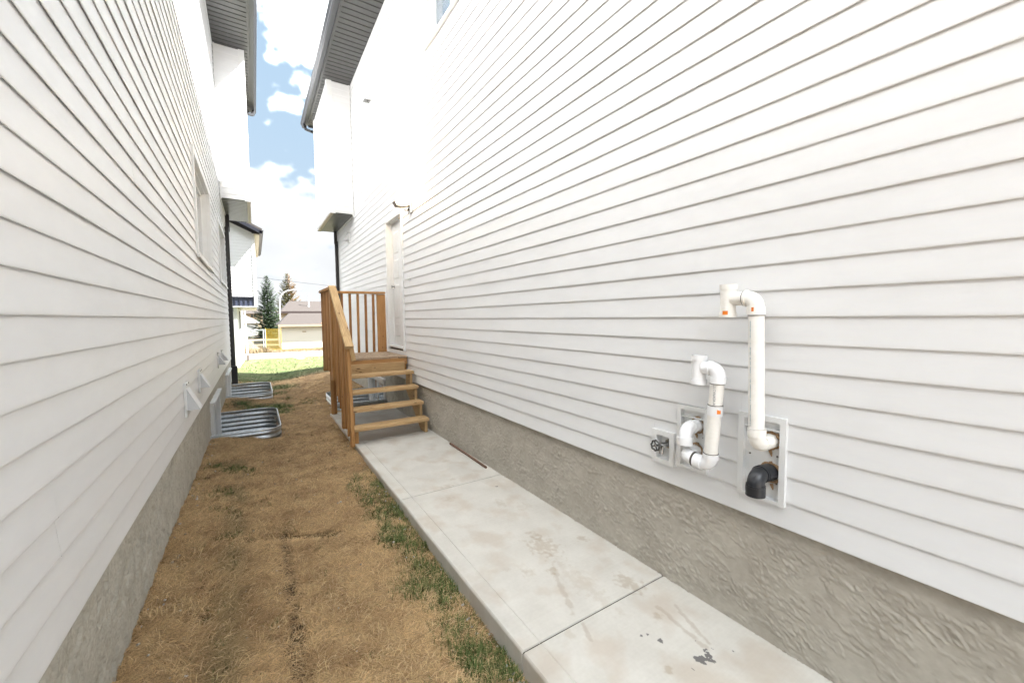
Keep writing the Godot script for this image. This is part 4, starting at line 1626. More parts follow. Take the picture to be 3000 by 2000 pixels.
func pvc_elbow(parent: Node, called: String, c: Vector3, a: Vector3, b: Vector3, r: float, m: Material, bend := 0.045, collar := true, len_a := 0.02, len_b := 0.02) -> void:
	# an elbow that arrives along -a (its open end lies at c + a * ...) and leaves along b
	var path := PackedVector3Array()
	var ctr := c + a * bend + b * bend
	path.append(c + a * (bend + len_a))
	path.append_array(arc(ctr, -b * bend, -a * bend, 10))
	path.append(c + b * (bend + len_b))
	var mb := MB.new()
	mb.tube(path, r, 24, true)
	if collar:
		for e in [[c + a * (bend - 0.004), c + a * (bend + len_a)], [c + b * (bend - 0.004), c + b * (bend + len_b)]]:
			mb.pipe(e[0], e[1], r + 0.0035, r * 0.9, 24)
	part(called, mb, m, parent)


func caulk_ring(parent: Node, c: Vector3, r: float, sd: int) -> void:
	var f := noise(sd, 1.0, 2)
	var path := PackedVector3Array()
	var rad := []
	for k in 25:
		var an := TAU * k / 24.0
		path.append(c + Vector3(0, cos(an), sin(an)) * (r + 0.004 * f.get_noise_2d(cos(an) * 1.5, sin(an) * 1.5)))
		rad.append(0.0055 + 0.0035 * f.get_noise_2d(cos(an) * 2.0 + 9.0, sin(an) * 2.0))
	var mb := MB.new()
	mb.tube(path, rad, 8, false)
	# smears
	for k in 5:
		var an := f.get_noise_1d(k * 7.0) * 6.0
		var p := c + Vector3(0.003, cos(an), sin(an)) * (r + 0.008)
		mb.tube(PackedVector3Array([p, p + Vector3(0, -0.012, 0.004), p + Vector3(0.002, -0.026, 0.006)]), [0.007, 0.006, 0.002], 8)
	part("caulk", mb, M.caulk, parent)


func wall_plate(parent: Node, z0: float, z1: float, y0: float, y1: float, fw: float, dep: float) -> void:
	# frame of J-trim with mitred look round a recessed panel; z0 > z1
	var xo := WALL_R - 0.027
	var xi := WALL_R + 0.028
	for e in [[Vector3(xo, y0, z1), Vector3(xi, y1, z1 + fw)], [Vector3(xo, y0, z0 - fw), Vector3(xi, y1, z0)], [Vector3(xo + 0.001, y1 - fw, z1 + fw), Vector3(xi, y1, z0 - fw)], [Vector3(xo + 0.001, y0, z1 + fw), Vector3(xi, y0 + fw * 0.6, z0 - fw)]]:
		var mb := MB.new()
		mb.box(e[0], e[1])
		part("frame_trim", mb, M.trim, parent)
	var pn := MB.new()
	pn.box(Vector3(WALL_R + dep, y0 + fw * 0.6, z1 + fw), Vector3(WALL_R + dep + 0.006, y1 - fw, z0 - fw))
	part("backing_panel", pn, M.trim, parent)
	var sh := MB.new()
	sh.box(Vector3(WALL_R - 0.018, y1 - fw - 0.040, z1 + fw), Vector3(WALL_R + dep, y1 - fw - 0.034, z0 - fw))
	part("drip_ledge", sh, M.trim, parent)
	for e in [[0.12, 0.2], [0.88, 0.2], [0.12, 0.55], [0.88, 0.6], [0.12, 0.85], [0.88, 0.86]]:
		var sc := MB.new()
		var p := Vector3(WALL_R + dep, lerpf(y0 + fw, y1 - fw - 0.03, e[1]), lerpf(z1 + fw, z0 - fw, e[0]))
		sc.tube(PackedVector3Array([p, p - Vector3(0.003, 0, 0)]), 0.0038, 8)
		part("screw", sc, M.screw, parent)


func tee(parent: Node, c: Vector3, y0: float, y1: float, r: float, m: Material) -> void:
	var mb := MB.new()
	mb.pipe(Vector3(c.x, y0, c.z), Vector3(c.x, y1, c.z), r + 0.002, r - 0.003, 28)
	for e in [[y0, y0 + 0.022], [y1 - 0.022, y1]]:
		mb.pipe(Vector3(c.x, e[0], c.z), Vector3(c.x, e[1], c.z), r + 0.0055, r - 0.002, 28)
	part("tee", mb, m, parent)


func lettering(parent: Node, words: String, p: Vector3, size: float, m: Material, out: Vector3, called := "print") -> void:
	# runs down the pipe, facing along out
	var tm := TextMesh.new()
	var sf := SystemFont.new()
	sf.font_names = PackedStringArray(["Droid Sans"])
	tm.font = sf
	tm.text = words
	tm.font_size = 64
	tm.pixel_size = size / 64.0
	tm.depth = 0.0004
	tm.material = m
	var o := MeshInstance3D.new()
	o.mesh = tm
	o.name = called
	parent.add_child(o, true)
	var zx := Vector3.DOWN
	var zz := out.normalized()
	var zy := zz.cross(zx).normalized()
	o.transform = Transform3D(Basis(zx, zy, zz), p - (parent as Node3D).position)


func build_wall_fittings() -> void:
	# vents low on the wall of the house with windows
	var lab := ["pale grey vent hood farthest from the black downspout", "pale grey vent hood, second farthest from the black downspout", "pale grey vent hood, second nearest to the black downspout", "pale grey vent hood nearest to the black downspout"]
	var vs := [[-4.12, 0.735, 1.005, 0.19, 0.080], [-5.07, 0.785, 1.012, 0.17, 0.072], [-7.47, 0.785, 1.02, 0.17, 0.08], [-8.26, 0.785, 1.005, 0.17, 0.08]]
	for i in 4:
		var e = vs[i]
		vent_hood(WALL_L, 1.0, e[0], e[1], e[2], e[3], e[4], lab[i], "vent hoods along the wall with windows")
	vent_hood(WALL_R, -1.0, -7.62, 5.30, 5.50, 0.18, 0.12, "white vent hood high on the wall above the side door", "vent hoods on the wall with the porch")
	vent_hood(WALL_R, -1.0, -9.98, 3.24, 3.50, 0.19, 0.11, "white vent hood just under the hanging bay", "vent hoods on the wall with the porch")

	var r := 0.0302
	# big vent: straight riser with a tee on top
	var bigp := thing("vent_pipe", "tall white plastic vent pipe with open tee on top", "vent pipe", Vector3(1.86, 0.93, -0.885))
	var px := 1.80
	var stub := MB.new()
	var yb := 0.945
	stub.tube(PackedVector3Array([Vector3(WALL_R + 0.02, yb, -0.876), Vector3(px + 0.055, yb, -0.880)]), r + 0.002, 24)
	part("wall_stub", stub, M.pvc, bigp)
	pvc_elbow(bigp, "elbow", Vector3(px, yb, -0.884), Vector3(1, 0, 0), Vector3(0, 1, 0), r + 0.002, M.pvc, 0.04, true, 0.016, 0.030)
	var ris := MB.new()
	ris.tube(PackedVector3Array([Vector3(px, 1.0, -0.885), Vector3(px, 1.50, -0.898)]), r, 32, true)
	part("riser", ris, M.pvc, bigp)
	pvc_elbow(bigp, "elbow", Vector3(px, 1.572, -0.900), Vector3(0, -1, 0), Vector3(0, 0.03, -1).normalized(), r + 0.002, M.pvc, 0.04, true, 0.030, 0.006)
	var br := MB.new()
	br.tube(PackedVector3Array([Vector3(px, 1.573, -0.942), Vector3(px, 1.573, -1.0)]), r, 24)
	part("branch", br, M.pvc, bigp)
	for q in [[Vector3(px, 1.573, -0.9465), Vector3(px, 1.573, -0.9495)]]:
		var rg := MB.new()
		rg.tube(PackedVector3Array(q), r + 0.0042, 24)
		part("solvent_ring", rg, M.ring, bigp)
	tee(bigp, Vector3(px, 0, -1.022), 1.492, 1.637, r, M.pvc)
	var g1 := MB.new()
	g1.tube(PackedVector3Array([Vector3(px, 1.0065, -0.886), Vector3(px, 1.0095, -0.886)]), r + 0.0026, 24)
	part("solvent_ring", g1, M.ring, bigp)
	var g2 := MB.new()
	g2.tube(PackedVector3Array([Vector3(px, 1.4975, -0.898), Vector3(px, 1.5005, -0.898)]), r + 0.0026, 24)
	part("solvent_ring", g2, M.ring, bigp)
	# orange stickers on the collars
	for e in [[Vector3(px, 1.503, -1.022), 2.62, 0.62, r + 0.0062, 0.017], [Vector3(px, 1.516, -0.899), 2.95, 0.26, r + 0.0062, 0.017]]:
		var sk := MB.new()
		for k in 6:
			var a1: float = e[1] + e[2] * k / 6.0
			var a2: float = e[1] + e[2] * (k + 1) / 6.0
			var p1: Vector3 = e[0] + Vector3(cos(a1), 0, sin(a1)) * float(e[3])
			var p2: Vector3 = e[0] + Vector3(cos(a2), 0, sin(a2)) * float(e[3])
			sk.quad(p2, p1, p1 + Vector3.UP * float(e[4]), p2 + Vector3.UP * float(e[4]))
		part("orange_sticker", sk, M.orange, bigp)
	# line of fine blue print down the pipe, too worn to read
	var pmarks := MB.new()
	var pout := Vector3(-0.93, 0, -0.36).normalized()
	var pside := Vector3.UP.cross(pout).normalized()
	var mark_y := 1.475
	while mark_y > 1.03:
		var ln := rng.randf_range(0.0014, 0.0034)
		var hw := rng.randf_range(0.0016, 0.0028)
		var pctr := Vector3(px, mark_y, lerpf(-0.885, -0.898, (mark_y - 1.0) / 0.5)) + pout * (r + 0.0003)
		pmarks.quad(pctr - pside * hw - Vector3.UP * ln, pctr + pside * hw - Vector3.UP * ln, pctr + pside * hw, pctr - pside * hw)
		mark_y -= ln + (0.006 if rng.randf() < 0.14 else 0.0013)
	part("worn_print", pmarks, M.ink_blue, bigp)
	# its plate
	var bp := thing("wall_plate", "tall white framed wall plate behind the black elbow", "wall plate", Vector3(WALL_R, 0.67, -0.908), "wall plates round the pipes")
	wall_plate(bp, -0.808, -1.008, 0.672, 1.057, 0.024, 0.0)
	caulk_ring(bp, Vector3(WALL_R - 0.003, yb, -0.876), r + 0.006, 5)
	caulk_ring(bp, Vector3(WALL_R - 0.003, 0.802, -0.876), r + 0.012, 6)
	# black drain elbow
	var be := thing("drain_elbow", "black plastic pipe elbow turned down under the tall white pipe", "pipe elbow", Vector3(1.86, 0.78, -0.88))
	var bst := MB.new()
	bst.tube(PackedVector3Array([Vector3(WALL_R + 0.02, 0.806, -0.874), Vector3(px + 0.05, 0.806, -0.880)]), r + 0.006, 24)
	part("wall_stub", bst, M.abs, be)
	pvc_elbow(be, "elbow", Vector3(px + 0.002, 0.806, -0.884), Vector3(1, 0, 0), Vector3(0, -1, 0), r + 0.004, M.abs, 0.04, true, 0.02, 0.016)
	var bm := MB.new()
	bm.pipe(Vector3(px + 0.002, 0.762, -0.884), Vector3(px + 0.002, 0.722, -0.884), r + 0.0085, r, 28)
	part("socket", bm, M.abs, be)

	# second vent: loop below, riser, tee
	var sv := thing("vent_pipe", "short white plastic vent pipe with coupling and a bend below", "vent pipe", Vector3(1.86, 0.80, -1.14))
	var s2 := MB.new()
	s2.tube(PackedVector3Array([Vector3(WALL_R + 0.02, 0.800, -1.236), Vector3(px + 0.05, 0.802, -1.230)]), r + 0.001, 24)
	part("wall_stub", s2, M.pvc2, sv)
	pvc_elbow(sv, "elbow", Vector3(px, 0.802, -1.226), Vector3(1, 0, 0), Vector3(0, -0.06, 1).normalized(), r + 0.002, M.pvc2, 0.04, true, 0.014, 0.010)
	pvc_elbow(sv, "elbow", Vector3(px, 0.790, -1.091), Vector3(0, 0.04, -1).normalized(), Vector3(0, 1, 0.05).normalized(), r + 0.002, M.pvc2, 0.04, true, 0.036, 0.016)
	var gk := MB.new()
	gk.tube(PackedVector3Array([Vector3(px, 0.7965, -1.1765), Vector3(px, 0.7965, -1.1735)]), r + 0.0064, 24)
	part("solvent_ring", gk, M.ring, sv)
	var r2 := MB.new()
	r2.tube(PackedVector3Array([Vector3(px, 0.835, -1.089), Vector3(px, 1.20, -1.062)]), r, 32)
	part("riser", r2, M.pvc, sv)
	var cpl := MB.new()
	cpl.pipe(Vector3(px, 1.036, -1.0745), Vector3(px, 1.081, -1.071), r + 0.005, r, 28)
	part("coupling", cpl, M.pvc2, sv)
	for yy in [0.849, 1.0825, 1.1835]:
		var q := MB.new()
		var zc: float = lerpf(-1.089, -1.062, (yy - 0.835) / 0.365)
		q.tube(PackedVector3Array([Vector3(px, yy, zc), Vector3(px, yy + 0.0025, zc)]), r + 0.0028, 24)
		part("solvent_ring", q, M.ring, sv)
	pvc_elbow(sv, "elbow", Vector3(px, 1.254, -1.058), Vector3(0, -1, -0.04).normalized(), Vector3(0, 0, -1), r + 0.002, M.pvc2, 0.04, true, 0.026, 0.004)
	var b2 := MB.new()
	b2.tube(PackedVector3Array([Vector3(px, 1.254, -1.098), Vector3(px, 1.252, -1.13)]), r + 0.001, 24)
	part("branch", b2, M.pvc2, sv)
	tee(sv, Vector3(px, 0, -1.157), 1.171, 1.311, r + 0.001, M.pvc2)
	var sk2 := MB.new()
	for k in 6:
		var a1: float = 2.35 - 0.5 * k / 6.0
		var a2: float = 2.35 - 0.5 * (k + 1) / 6.0
		var p1 := Vector3(px, 1.048, -1.073) + Vector3(cos(a1), 0, sin(a1)) * (r + 0.0056)
		var p2 := Vector3(px, 1.048, -1.073) + Vector3(cos(a2), 0, sin(a2)) * (r + 0.0056)
		sk2.quad(p1, p2, p2 + Vector3.UP * 0.022, p1 + Vector3.UP * 0.022)
	part("orange_sticker", sk2, M.orange, sv)
	lettering(sv, "E IN CANADA A 0", Vector3(px, 1.135, -1.0665) + Vector3(-0.9, 0, 0.2).normalized() * (r + 0.0002), 0.0155, M.ink, Vector3(-0.9, 0, 0.2))
	# intake: elbow turned down
	var iv := thing("intake_elbow", "white plastic elbow turned down beside the tap", "pipe elbow", Vector3(1.86, 0.9, -1.225))
	var s3 := MB.new()
	s3.tube(PackedVector3Array([Vector3(WALL_R + 0.02, 0.937, -1.228), Vector3(px + 0.05, 0.937, -1.226)]), r + 0.001, 24)
	part("wall_stub", s3, M.pvc2, iv)
	pvc_elbow(iv, "elbow", Vector3(px, 0.937, -1.225), Vector3(1, 0, 0), Vector3(0, -1, 0), r + 0.002, M.pvc2, 0.045, true, 0.012, 0.004)
	var ie := MB.new()
	ie.pipe(Vector3(px, 0.892, -1.225), Vector3(px, 0.858, -1.225), r + 0.0065, r - 0.002, 28)
	part("socket", ie, M.pvc2, iv)
	var sp := thing("wall_plate", "short white framed wall plate behind the two white elbows", "wall plate", Vector3(WALL_R, 0.7, -1.246), "wall plates round the pipes")
	wall_plate(sp, -1.160, -1.332, 0.700, 1.032, 0.022, 0.0)
	caulk_ring(sp, Vector3(WALL_R - 0.003, 0.937, -1.228), r + 0.007, 7)
	caulk_ring(sp, Vector3(WALL_R - 0.003, 0.800, -1.236), r + 0.007, 8)

	# garden tap in its recessed box
	var tp := thing("garden_tap", "chrome garden tap with round handwheel in recessed white box", "tap", Vector3(WALL_R - 0.05, 0.68, -1.42))
	var bxm := MB.new()
	var fx0 := WALL_R - 0.026
	var fx1 := WALL_R + 0.028
	for e in [[0.679, 0.706, -1.495, -1.352], [0.836, 0.864, -1.495, -1.352], [0.706, 0.836, -1.495, -1.463], [0.706, 0.836, -1.381, -1.352]]:
		bxm.box(Vector3(fx0, e[0], e[2]), Vector3(fx1, e[1], e[3]))
	bxm.box(Vector3(WALL_R + 0.02, 0.70, -1.47), Vector3(WALL_R + 0.027, 0.84, -1.375))
	part("box", bxm, M.trim, tp)
	var bd := MB.new()
	var tc := Vector3(WALL_R + 0.02, 0.790, -1.408)
	bd.tube(PackedVector3Array([tc, tc - Vector3(0.012, 0, 0), tc - Vector3(0.013, 0, 0), tc - Vector3(0.06, 0, 0), tc - Vector3(0.062, 0, 0), tc - Vector3(0.085, -0.002, 0)]), [0.026, 0.026, 0.014, 0.014, 0.018, 0.016], 16)
	part("body", bd, M.chrome, tp)
	var sp2 := MB.new()
	sp2.tube(PackedVector3Array([tc - Vector3(0.055, 0.004, 0), tc - Vector3(0.07, 0.02, 0), tc - Vector3(0.074, 0.045, 0)]), [0.012, 0.012, 0.0135], 14)
	part("spout", sp2, M.chrome, tp)
	var stm := MB.new()
	var hc := tc + Vector3(-0.128, 0.012, 0.004)
	stm.tube(PackedVector3Array([tc - Vector3(0.08, -0.002, 0), hc]), 0.007, 10)
	part("stem", stm, M.chrome, tp)
	var wh := MB.new()
	var ax := (hc - tc).normalized()
	var wu := ax.cross(Vector3.BACK).normalized()
	var wv := ax.cross(wu).normalized()
	var ring := PackedVector3Array()
	for k in 33:
		var an := TAU * k / 32.0
		ring.append(hc + (wu * cos(an) + wv * sin(an)) * (0.026 + 0.0025 * cos(an * 8.0)))
	wh.tube(ring, 0.0052, 8, false)
	for k in 4:
		var an := TAU * k / 4.0 + 0.4
		wh.tube(PackedVector3Array([hc, hc + (wu * cos(an) + wv * sin(an)) * 0.025]), 0.0045, 6)
	part("handwheel", wh, M.wheel, tp)
	var hb := MB.new()
	hb.tube(PackedVector3Array([hc - ax * 0.004, hc + ax * 0.006]), [0.010, 0.008], 10)
	part("hub_screw", hb, M.chrome, tp)

	# wall lamp beside the door
	var lz := -5.62
	var lt := thing("wall_lamp", "lit bronze wall lamp with glowing shade and motion sensor beside the door", "lamp", Vector3(WALL_R - 0.1, 3.06, lz))
	var lp := MB.new()
	lp.box(Vector3(WALL_R - 0.036, 2.965, lz - 0.055), Vector3(WALL_R - 0.012, 3.185, lz + 0.055))
	part("back_plate", lp, M.trim, lt)
	var sh := MB.new()
	var sec := [[-0.038, 3.155], [-0.038, 3.075], [-0.10, 3.05], [-0.205, 3.045], [-0.232, 3.075], [-0.215, 3.115], [-0.12, 3.15]]
	var pa := PackedVector3Array()
	var pb := PackedVector3Array()
	for q in sec:
		pa.append(Vector3(WALL_R + q[0], q[1], lz - 0.045))
		pb.append(Vector3(WALL_R + q[0], q[1], lz + 0.045))
	pa.reverse()
	pb.reverse()
	sh.loft(pa, pb)
	part("lamp_shade", sh, M.lamp, lt)
	var tr := MB.new()
	for e in [[Vector3(WALL_R - 0.037, 3.062, lz), Vector3(WALL_R - 0.10, 3.040, lz)], [Vector3(WALL_R - 0.10, 3.040, lz), Vector3(WALL_R - 0.215, 3.034, lz)], [Vector3(WALL_R - 0.213, 3.034, lz), Vector3(WALL_R - 0.244, 3.088, lz)]]:
		tr.beam(e[0], e[1], 0.102, 0.012, Vector3.UP, 0.002)
	part("tray", tr, M.bronze, lt)
	var kb := MB.new()
	kb.tube(PackedVector3Array([Vector3(WALL_R - 0.036, 3.01, lz), Vector3(WALL_R - 0.075, 3.0, lz + 0.01), Vector3(WALL_R - 0.09, 2.995, lz + 0.03)]), [0.016, 0.02, 0.026], 14)
	part("sensor_arm", kb, M.bronze, lt)
	var sn := MB.new()
	var cc := Vector3(WALL_R - 0.09, 2.995, lz + 0.035)
	var prof := PackedVector3Array()
	var rr := []
	for k in 7:
		var an := k / 6.0 * PI / 2
		prof.append(cc + Vector3(-0.1, -0.1, 1.0).normalized() * 0.022 * sin(an))
		rr.append(maxf(0.026 * cos(an), 0.001))
	sn.tube(prof, rr, 16)
	part("sensor_lens", sn, M.pvc2, lt)
	var ol := OmniLight3D.new()
	ol.name = "bulb_light"
	ol.light_color = Color(1.0, 0.86, 0.66)
	ol.light_energy = 0.05
	ol.light_size = 0.04
	ol.omni_range = 12.0
	ol.omni_attenuation = 2.0
	ol.shadow_enabled = true
	lt.add_child(ol)
	ol.position = Vector3(WALL_R - 0.12, 3.19, lz) - lt.position


# ------------------------------------------------------------------ background
func spruce(at: Vector3, hgt: float, rad: float, label: String, dead: float, sd: int) -> void:
	var t := thing("spruce_tree", label, "tree", at, "spruces beyond the lane")
	var r := RandomNumberGenerator.new()
	r.seed = sd
	var tk := MB.new()
	tk.tube(PackedVector3Array([at, at + Vector3(0, hgt * 0.5, 0), at + Vector3(0.03, hgt, 0)]), [0.16, 0.09, 0.012], 8)
	part("trunk", tk, M.bark, t)
	var cr := MB.new()
	cr.tinted = true
	var levels := 34
	for l in levels:
		var f := float(l) / levels
		var y := hgt * (0.08 + 0.92 * f)
		var br := rad * pow(1.0 - f, 0.85) * r.randf_range(0.82, 1.12) + 0.05
		var nb := int(lerpf(11, 5, f))
		var ph := r.randf() * TAU
		for b in nb:
			var an := ph + TAU * (b + r.randf_range(-0.25, 0.25)) / nb
			var d := Vector3(cos(an), 0, sin(an))
			var ln := br * r.randf_range(0.72, 1.15)
			var rise := lerpf(-0.22, 0.45, f)
			var base := at + Vector3(0, y, 0)
			var steps := maxi(3, int(ln / 0.16))
			for s in range(1, steps + 1):
				var k := float(s) / steps
				var p := base + d * ln * k + Vector3(0, rise * ln * k - 0.12 * ln * sin(k * PI) + 0.10 * ln * k * k, 0)
				var side := Vector3(-d.z, 0, d.x)
				var tw := lerpf(0.34, 0.13, k) * clampf(ln, 0.35, 1.0)
				var brown := dead > 0.0 and (d.x * 0.55 + f * 1.1 - 0.35 + r.randf_range(-0.3, 0.3)) > 1.0 - dead
				for e in [-1.0, 1.0]:
					var tip: Vector3 = p + side * e * tw + d * tw * 0.55 + Vector3(0, r.randf_range(-0.10, 0.02), 0)
					var wv := d * 0.10 + Vector3(0, r.randf_range(-0.03, 0.03), 0)
					var gcol := Color(0.016, 0.034, 0.02).lerp(Color(0.05, 0.08, 0.035), r.randf())
					if dead > 0.0:
						gcol = gcol.lerp(Color(0.13, 0.105, 0.03), 0.6)
					cr.tint = Color(0.23, 0.135, 0.05).lerp(Color(0.16, 0.10, 0.04), r.randf()) if brown else gcol
					cr.tri(p - wv, p + wv * 1.4, tip)
					var dn := tip + Vector3(0, -0.16, 0) - d * 0.06
					cr.tri(p + wv, tip, dn)
	part("crown", cr, M.needle, t)


func joined_siding(parent: Node, a: Vector3, b: Vector3, y0: float, y1: float, nrm: Vector3, course: float, mat: Material) -> void:
	var mb := MB.new()
	var y := y0
	while y < y1 - 0.01:
		var ye := minf(y + course, y1)
		var A := Vector3(a.x, y, a.z) + nrm * 0.016
		var B := Vector3(b.x, y, b.z) + nrm * 0.016
		var C := Vector3(b.x, ye, b.z) + nrm * 0.002
		var D := Vector3(a.x, ye, a.z) + nrm * 0.002
		mb.quad(A, B, C, D)
		mb.quad(A - nrm * 0.014, B - nrm * 0.014, B, A)
		y = ye
	var o := part("siding", mb, mat, parent)
	o.set_meta("kind", "stuff")


func build_background() -> void:
	# two-storey white house behind the one with windows
	var z3 := -18.0
	var h := thing("far_house", "white two storey house with dark metal band beyond the lawn", "house", Vector3(-3.0, ground_y(-1.0, z3), z3 - 3.0))
	var up := MB.new()
	up.box(Vector3(-7.0, 2.02, z3 - 6.0), Vector3(0.07, 4.7, z3 - 0.02))
	part("wall_core", up, M.core, h)
	lay_siding(h, Vector3(0, 0, z3), Vector3(1, 0, 0), Vector3(0, 0, 1), -4.0, 0.03, 2.345, 4.72, 2.345, [], {}, 9.0, 0.0)
	lay_siding(h, Vector3(0.075, 0, z3), Vector3(0, 0, -1), Vector3(1, 0, 0), 0.06, 5.9, 2.05, 4.7, 2.345, [], {}, 9.0, 0.0)
	var cpo := MB.new()
	cpo.box(Vector3(0.015, 1.99, z3 - 0.1), Vector3(0.115, 4.68, z3 + 0.03))
	part("corner_post", cpo, M.trim, h)
	var gab := MB.new()
	gab.tri(Vector3(-4.0, 4.715, z3 + 0.005), Vector3(0.03, 4.715, z3 + 0.005), Vector3(-4.0, 6.6, z3 + 0.005))
	part("gable", gab, M.siding, h)
	# dark metal band with raised seams
	var bandn := MB.new()
	bandn.box(Vector3(-4.0, 1.99, z3 - 0.05), Vector3(0.012, 2.34, z3 + 0.012))
	var bo := part("metal_band", bandn, M.navy_light, h)
	for k in 9:
		var sm := MB.new()
		var xx := 0.0 - 0.145 * k
		sm.box(Vector3(xx - 0.016, 1.991, z3 + 0.013), Vector3(xx + 0.006, 2.335, z3 + 0.035))
		part("seam", sm, M.navy, bo)
	var bt := MB.new()
	bt.box(Vector3(-4.0, 2.30, z3 + 0.013), Vector3(0.013, 2.352, z3 + 0.042))
	part("cap", bt, M.navy, bo)
	# roof that falls to the eave on the right
	var rf := MB.new()
	var pts := [[0.36, 4.74], [-3.6, 6.72], [-3.6, 6.80], [0.36, 4.83]]
	rf.loft(outline([pts[3], pts[2], pts[1], pts[0]], z3 - 6.2), outline([pts[3], pts[2], pts[1], pts[0]], z3 + 0.35))
	part("roof", rf, M.roof, h)
	var rk := MB.new()
	var p2 := [[0.35, 4.62], [-3.6, 6.60], [-3.6, 6.73], [0.35, 4.75]]
	rk.loft(outline([p2[3], p2[2], p2[1], p2[0]], z3 + 0.32), outline([p2[3], p2[2], p2[1], p2[0]], z3 + 0.38))
	part("rake_board", rk, M.navy, h)
	part("gutter", gutter_mesh(0.27, 1.0, 4.66, z3 + 0.38, z3 - 6.0), M.navy, h)
	var sf := MB.new()
	sf.box(Vector3(0.09, 4.60, z3 - 6.0), Vector3(0.27, 4.63, z3 + 0.3))
	part("soffit", sf, M.cream, h)
	# lower storey set back under the overhang
	var gy := ground_y(-1.0, z3)
	var lw := MB.new()
	lw.box(Vector3(-7.0, gy - 0.2, z3 - 9.0), Vector3(-0.56, 1.985, z3 - 0.02))
	part("wall_core", lw, M.core, h)
	lay_siding(h, Vector3(0, 0, z3), Vector3(1, 0, 0), Vector3(0, 0, 1), -4.0, -0.63, gy - 0.1, 1.80, gy - 0.1, [], {}, 9.0, 0.0)
	var lc := MB.new()
	lc.box(Vector3(-0.64, gy - 0.1, z3 - 0.1), Vector3(-0.535, 1.96, z3 + 0.025))
	part("corner_post", lc, M.trim, h)
	lay_siding(h, Vector3(-0.555, 0, z3), Vector3(0, 0, -1), Vector3(1, 0, 0), 0.1, 8.9, gy - 0.4, 1.95, gy - 0.4, [], {}, 9.5, 0.0)
	var fas := MB.new()
	fas.box(Vector3(-0.66, 1.962, z3 + 0.03), Vector3(0.125, 1.989, z3 + 0.16))
	part("fascia", fas, M.trim, h)
	var sof := MB.new()
	sof.box(Vector3(-0.55, 1.95, z3 - 6.0), Vector3(0.09, 1.985, z3 - 0.1))
	part("soffit", sof, M.cream, h)
	var bk := MB.new()
	bk.box(Vector3(-0.535, 1.15, z3 - 2.6), Vector3(-0.515, 1.86, z3 - 2.9))
	bk.box(Vector3(-0.535, 0.2, z3 - 2.75), Vector3(-0.518, 1.15, z3 - 2.82))
	part("vine_trellis", bk, M.bark, h)
	# leaning grey post at the lane
	var zp := -24.5
	var pb := at_z(727.2, 1054, zp)
	pb.y = ground_y(pb.x, zp) - 0.02
	var pt := at_z(716.5, 906, zp)
	var po := thing("leaning_post", "thin galvanized post leaning at the edge of the lawn", "post", pb)
	var pm := MB.new()
	pm.tube(PackedVector3Array([pb, pb.lerp(pt, 0.98), pt]), [0.042, 0.036, 0.03], 12)
	part("shaft", pm, M.post, po)
	var ps := MB.new()
	ps.tube(PackedVector3Array([pb + Vector3(0, -0.05, 0), pb.lerp(pt, 0.15)]), 0.055, 12)
	part("sleeve", ps, M.screw, po)

	# bisque garage beside the lane
	var zg := -44.0
	var a := at_z(826, 1023, zg)
	var g0 := ground_y(a.x, zg) - 0.1
	var ye := at_z(826, 950, zg).y
	var xr := a.x + 7.2
	var g := thing("low_garage", "low cream garage with brown shingle roof and a tall blank wall", "garage", Vector3(a.x + 3.6, g0, zg - 3.0))
	var gb := MB.new()
	gb.box(Vector3(a.x, g0, zg - 6.0), Vector3(xr, ye, zg))
	part("wall", gb, M.garage_white, g)
	joined_siding(g, Vector3(a.x, 0, zg), Vector3(xr, 0, zg), g0 + 0.02, ye, Vector3(0, 0, 1), 0.2, M.garage_white)
	var rp := at_z(846, 917.5, zg - 2.6)
	var roofm := MB.new()
	var rr := [Vector3(a.x - 0.25, ye - 0.05, zg + 0.45), Vector3(xr + 0.3, ye - 0.05, zg + 0.45), Vector3(xr - 0.6, rp.y, zg - 2.6), Vector3(rp.x, rp.y, zg - 2.6), Vector3(a.x - 0.25, ye - 0.05, zg - 6.4), Vector3(xr + 0.3, ye - 0.05, zg - 6.4)]
	roofm.quad(rr[0], rr[1], rr[2], rr[3])
	roofm.quad(rr[5], rr[4], rr[3], rr[2])
	roofm.tri(rr[4], rr[0], rr[3])
	roofm.tri(rr[1], rr[5], rr[2])
	roofm.quad(rr[0] - Vector3(0, 0.03, 0), rr[4] - Vector3(0, 0.03, 0), rr[5] - Vector3(0, 0.03, 0), rr[1] - Vector3(0, 0.03, 0))
	part("roof", roofm, M.shingle, g)
	var fsc := MB.new()
	fsc.box(Vector3(a.x - 0.25, ye - 0.22, zg + 0.44), Vector3(xr + 0.3, ye - 0.04, zg + 0.47))
	part("fascia", fsc, M.bisque, g)
	var lv := MB.new()
	var lc0 := at_z(885.5, 969.5, zg)
	var lc1 := at_z(897, 972.5, zg)
	lv.box(Vector3(lc0.x, lc1.y, zg + 0.017), Vector3(lc1.x, lc0.y, zg + 0.04))
	part("vent", lv, M.bisque, g)
	# taller roof of the house behind it
	var zh := -54.0
	var hb := thing("brown_roofed_house", "cream house with brown shingle roof and metal flue behind the garage", "house", Vector3(6.5, -1.3, zh - 3.0))
	var e0 := at_z(822, 911.5, zh)
	var e1x := e0.x + 9.0
	var hw := MB.new()
	hw.box(Vector3(e0.x + 0.3, -1.4, zh - 8.0), Vector3(e1x - 0.3, e0.y - 0.02, zh - 0.5))
	part("wall", hw, M.bisque, hb)
	var rtop := at_z(847, 881.5, zh - 4.0)
	var hr := MB.new()
	var q := [Vector3(e0.x, e0.y, zh), Vector3(e1x, e0.y, zh), Vector3(e1x - 1.2, rtop.y, zh - 4.0), Vector3(rtop.x, rtop.y, zh - 4.0), Vector3(e0.x, e0.y, zh - 8.5), Vector3(e1x, e0.y, zh - 8.5)]
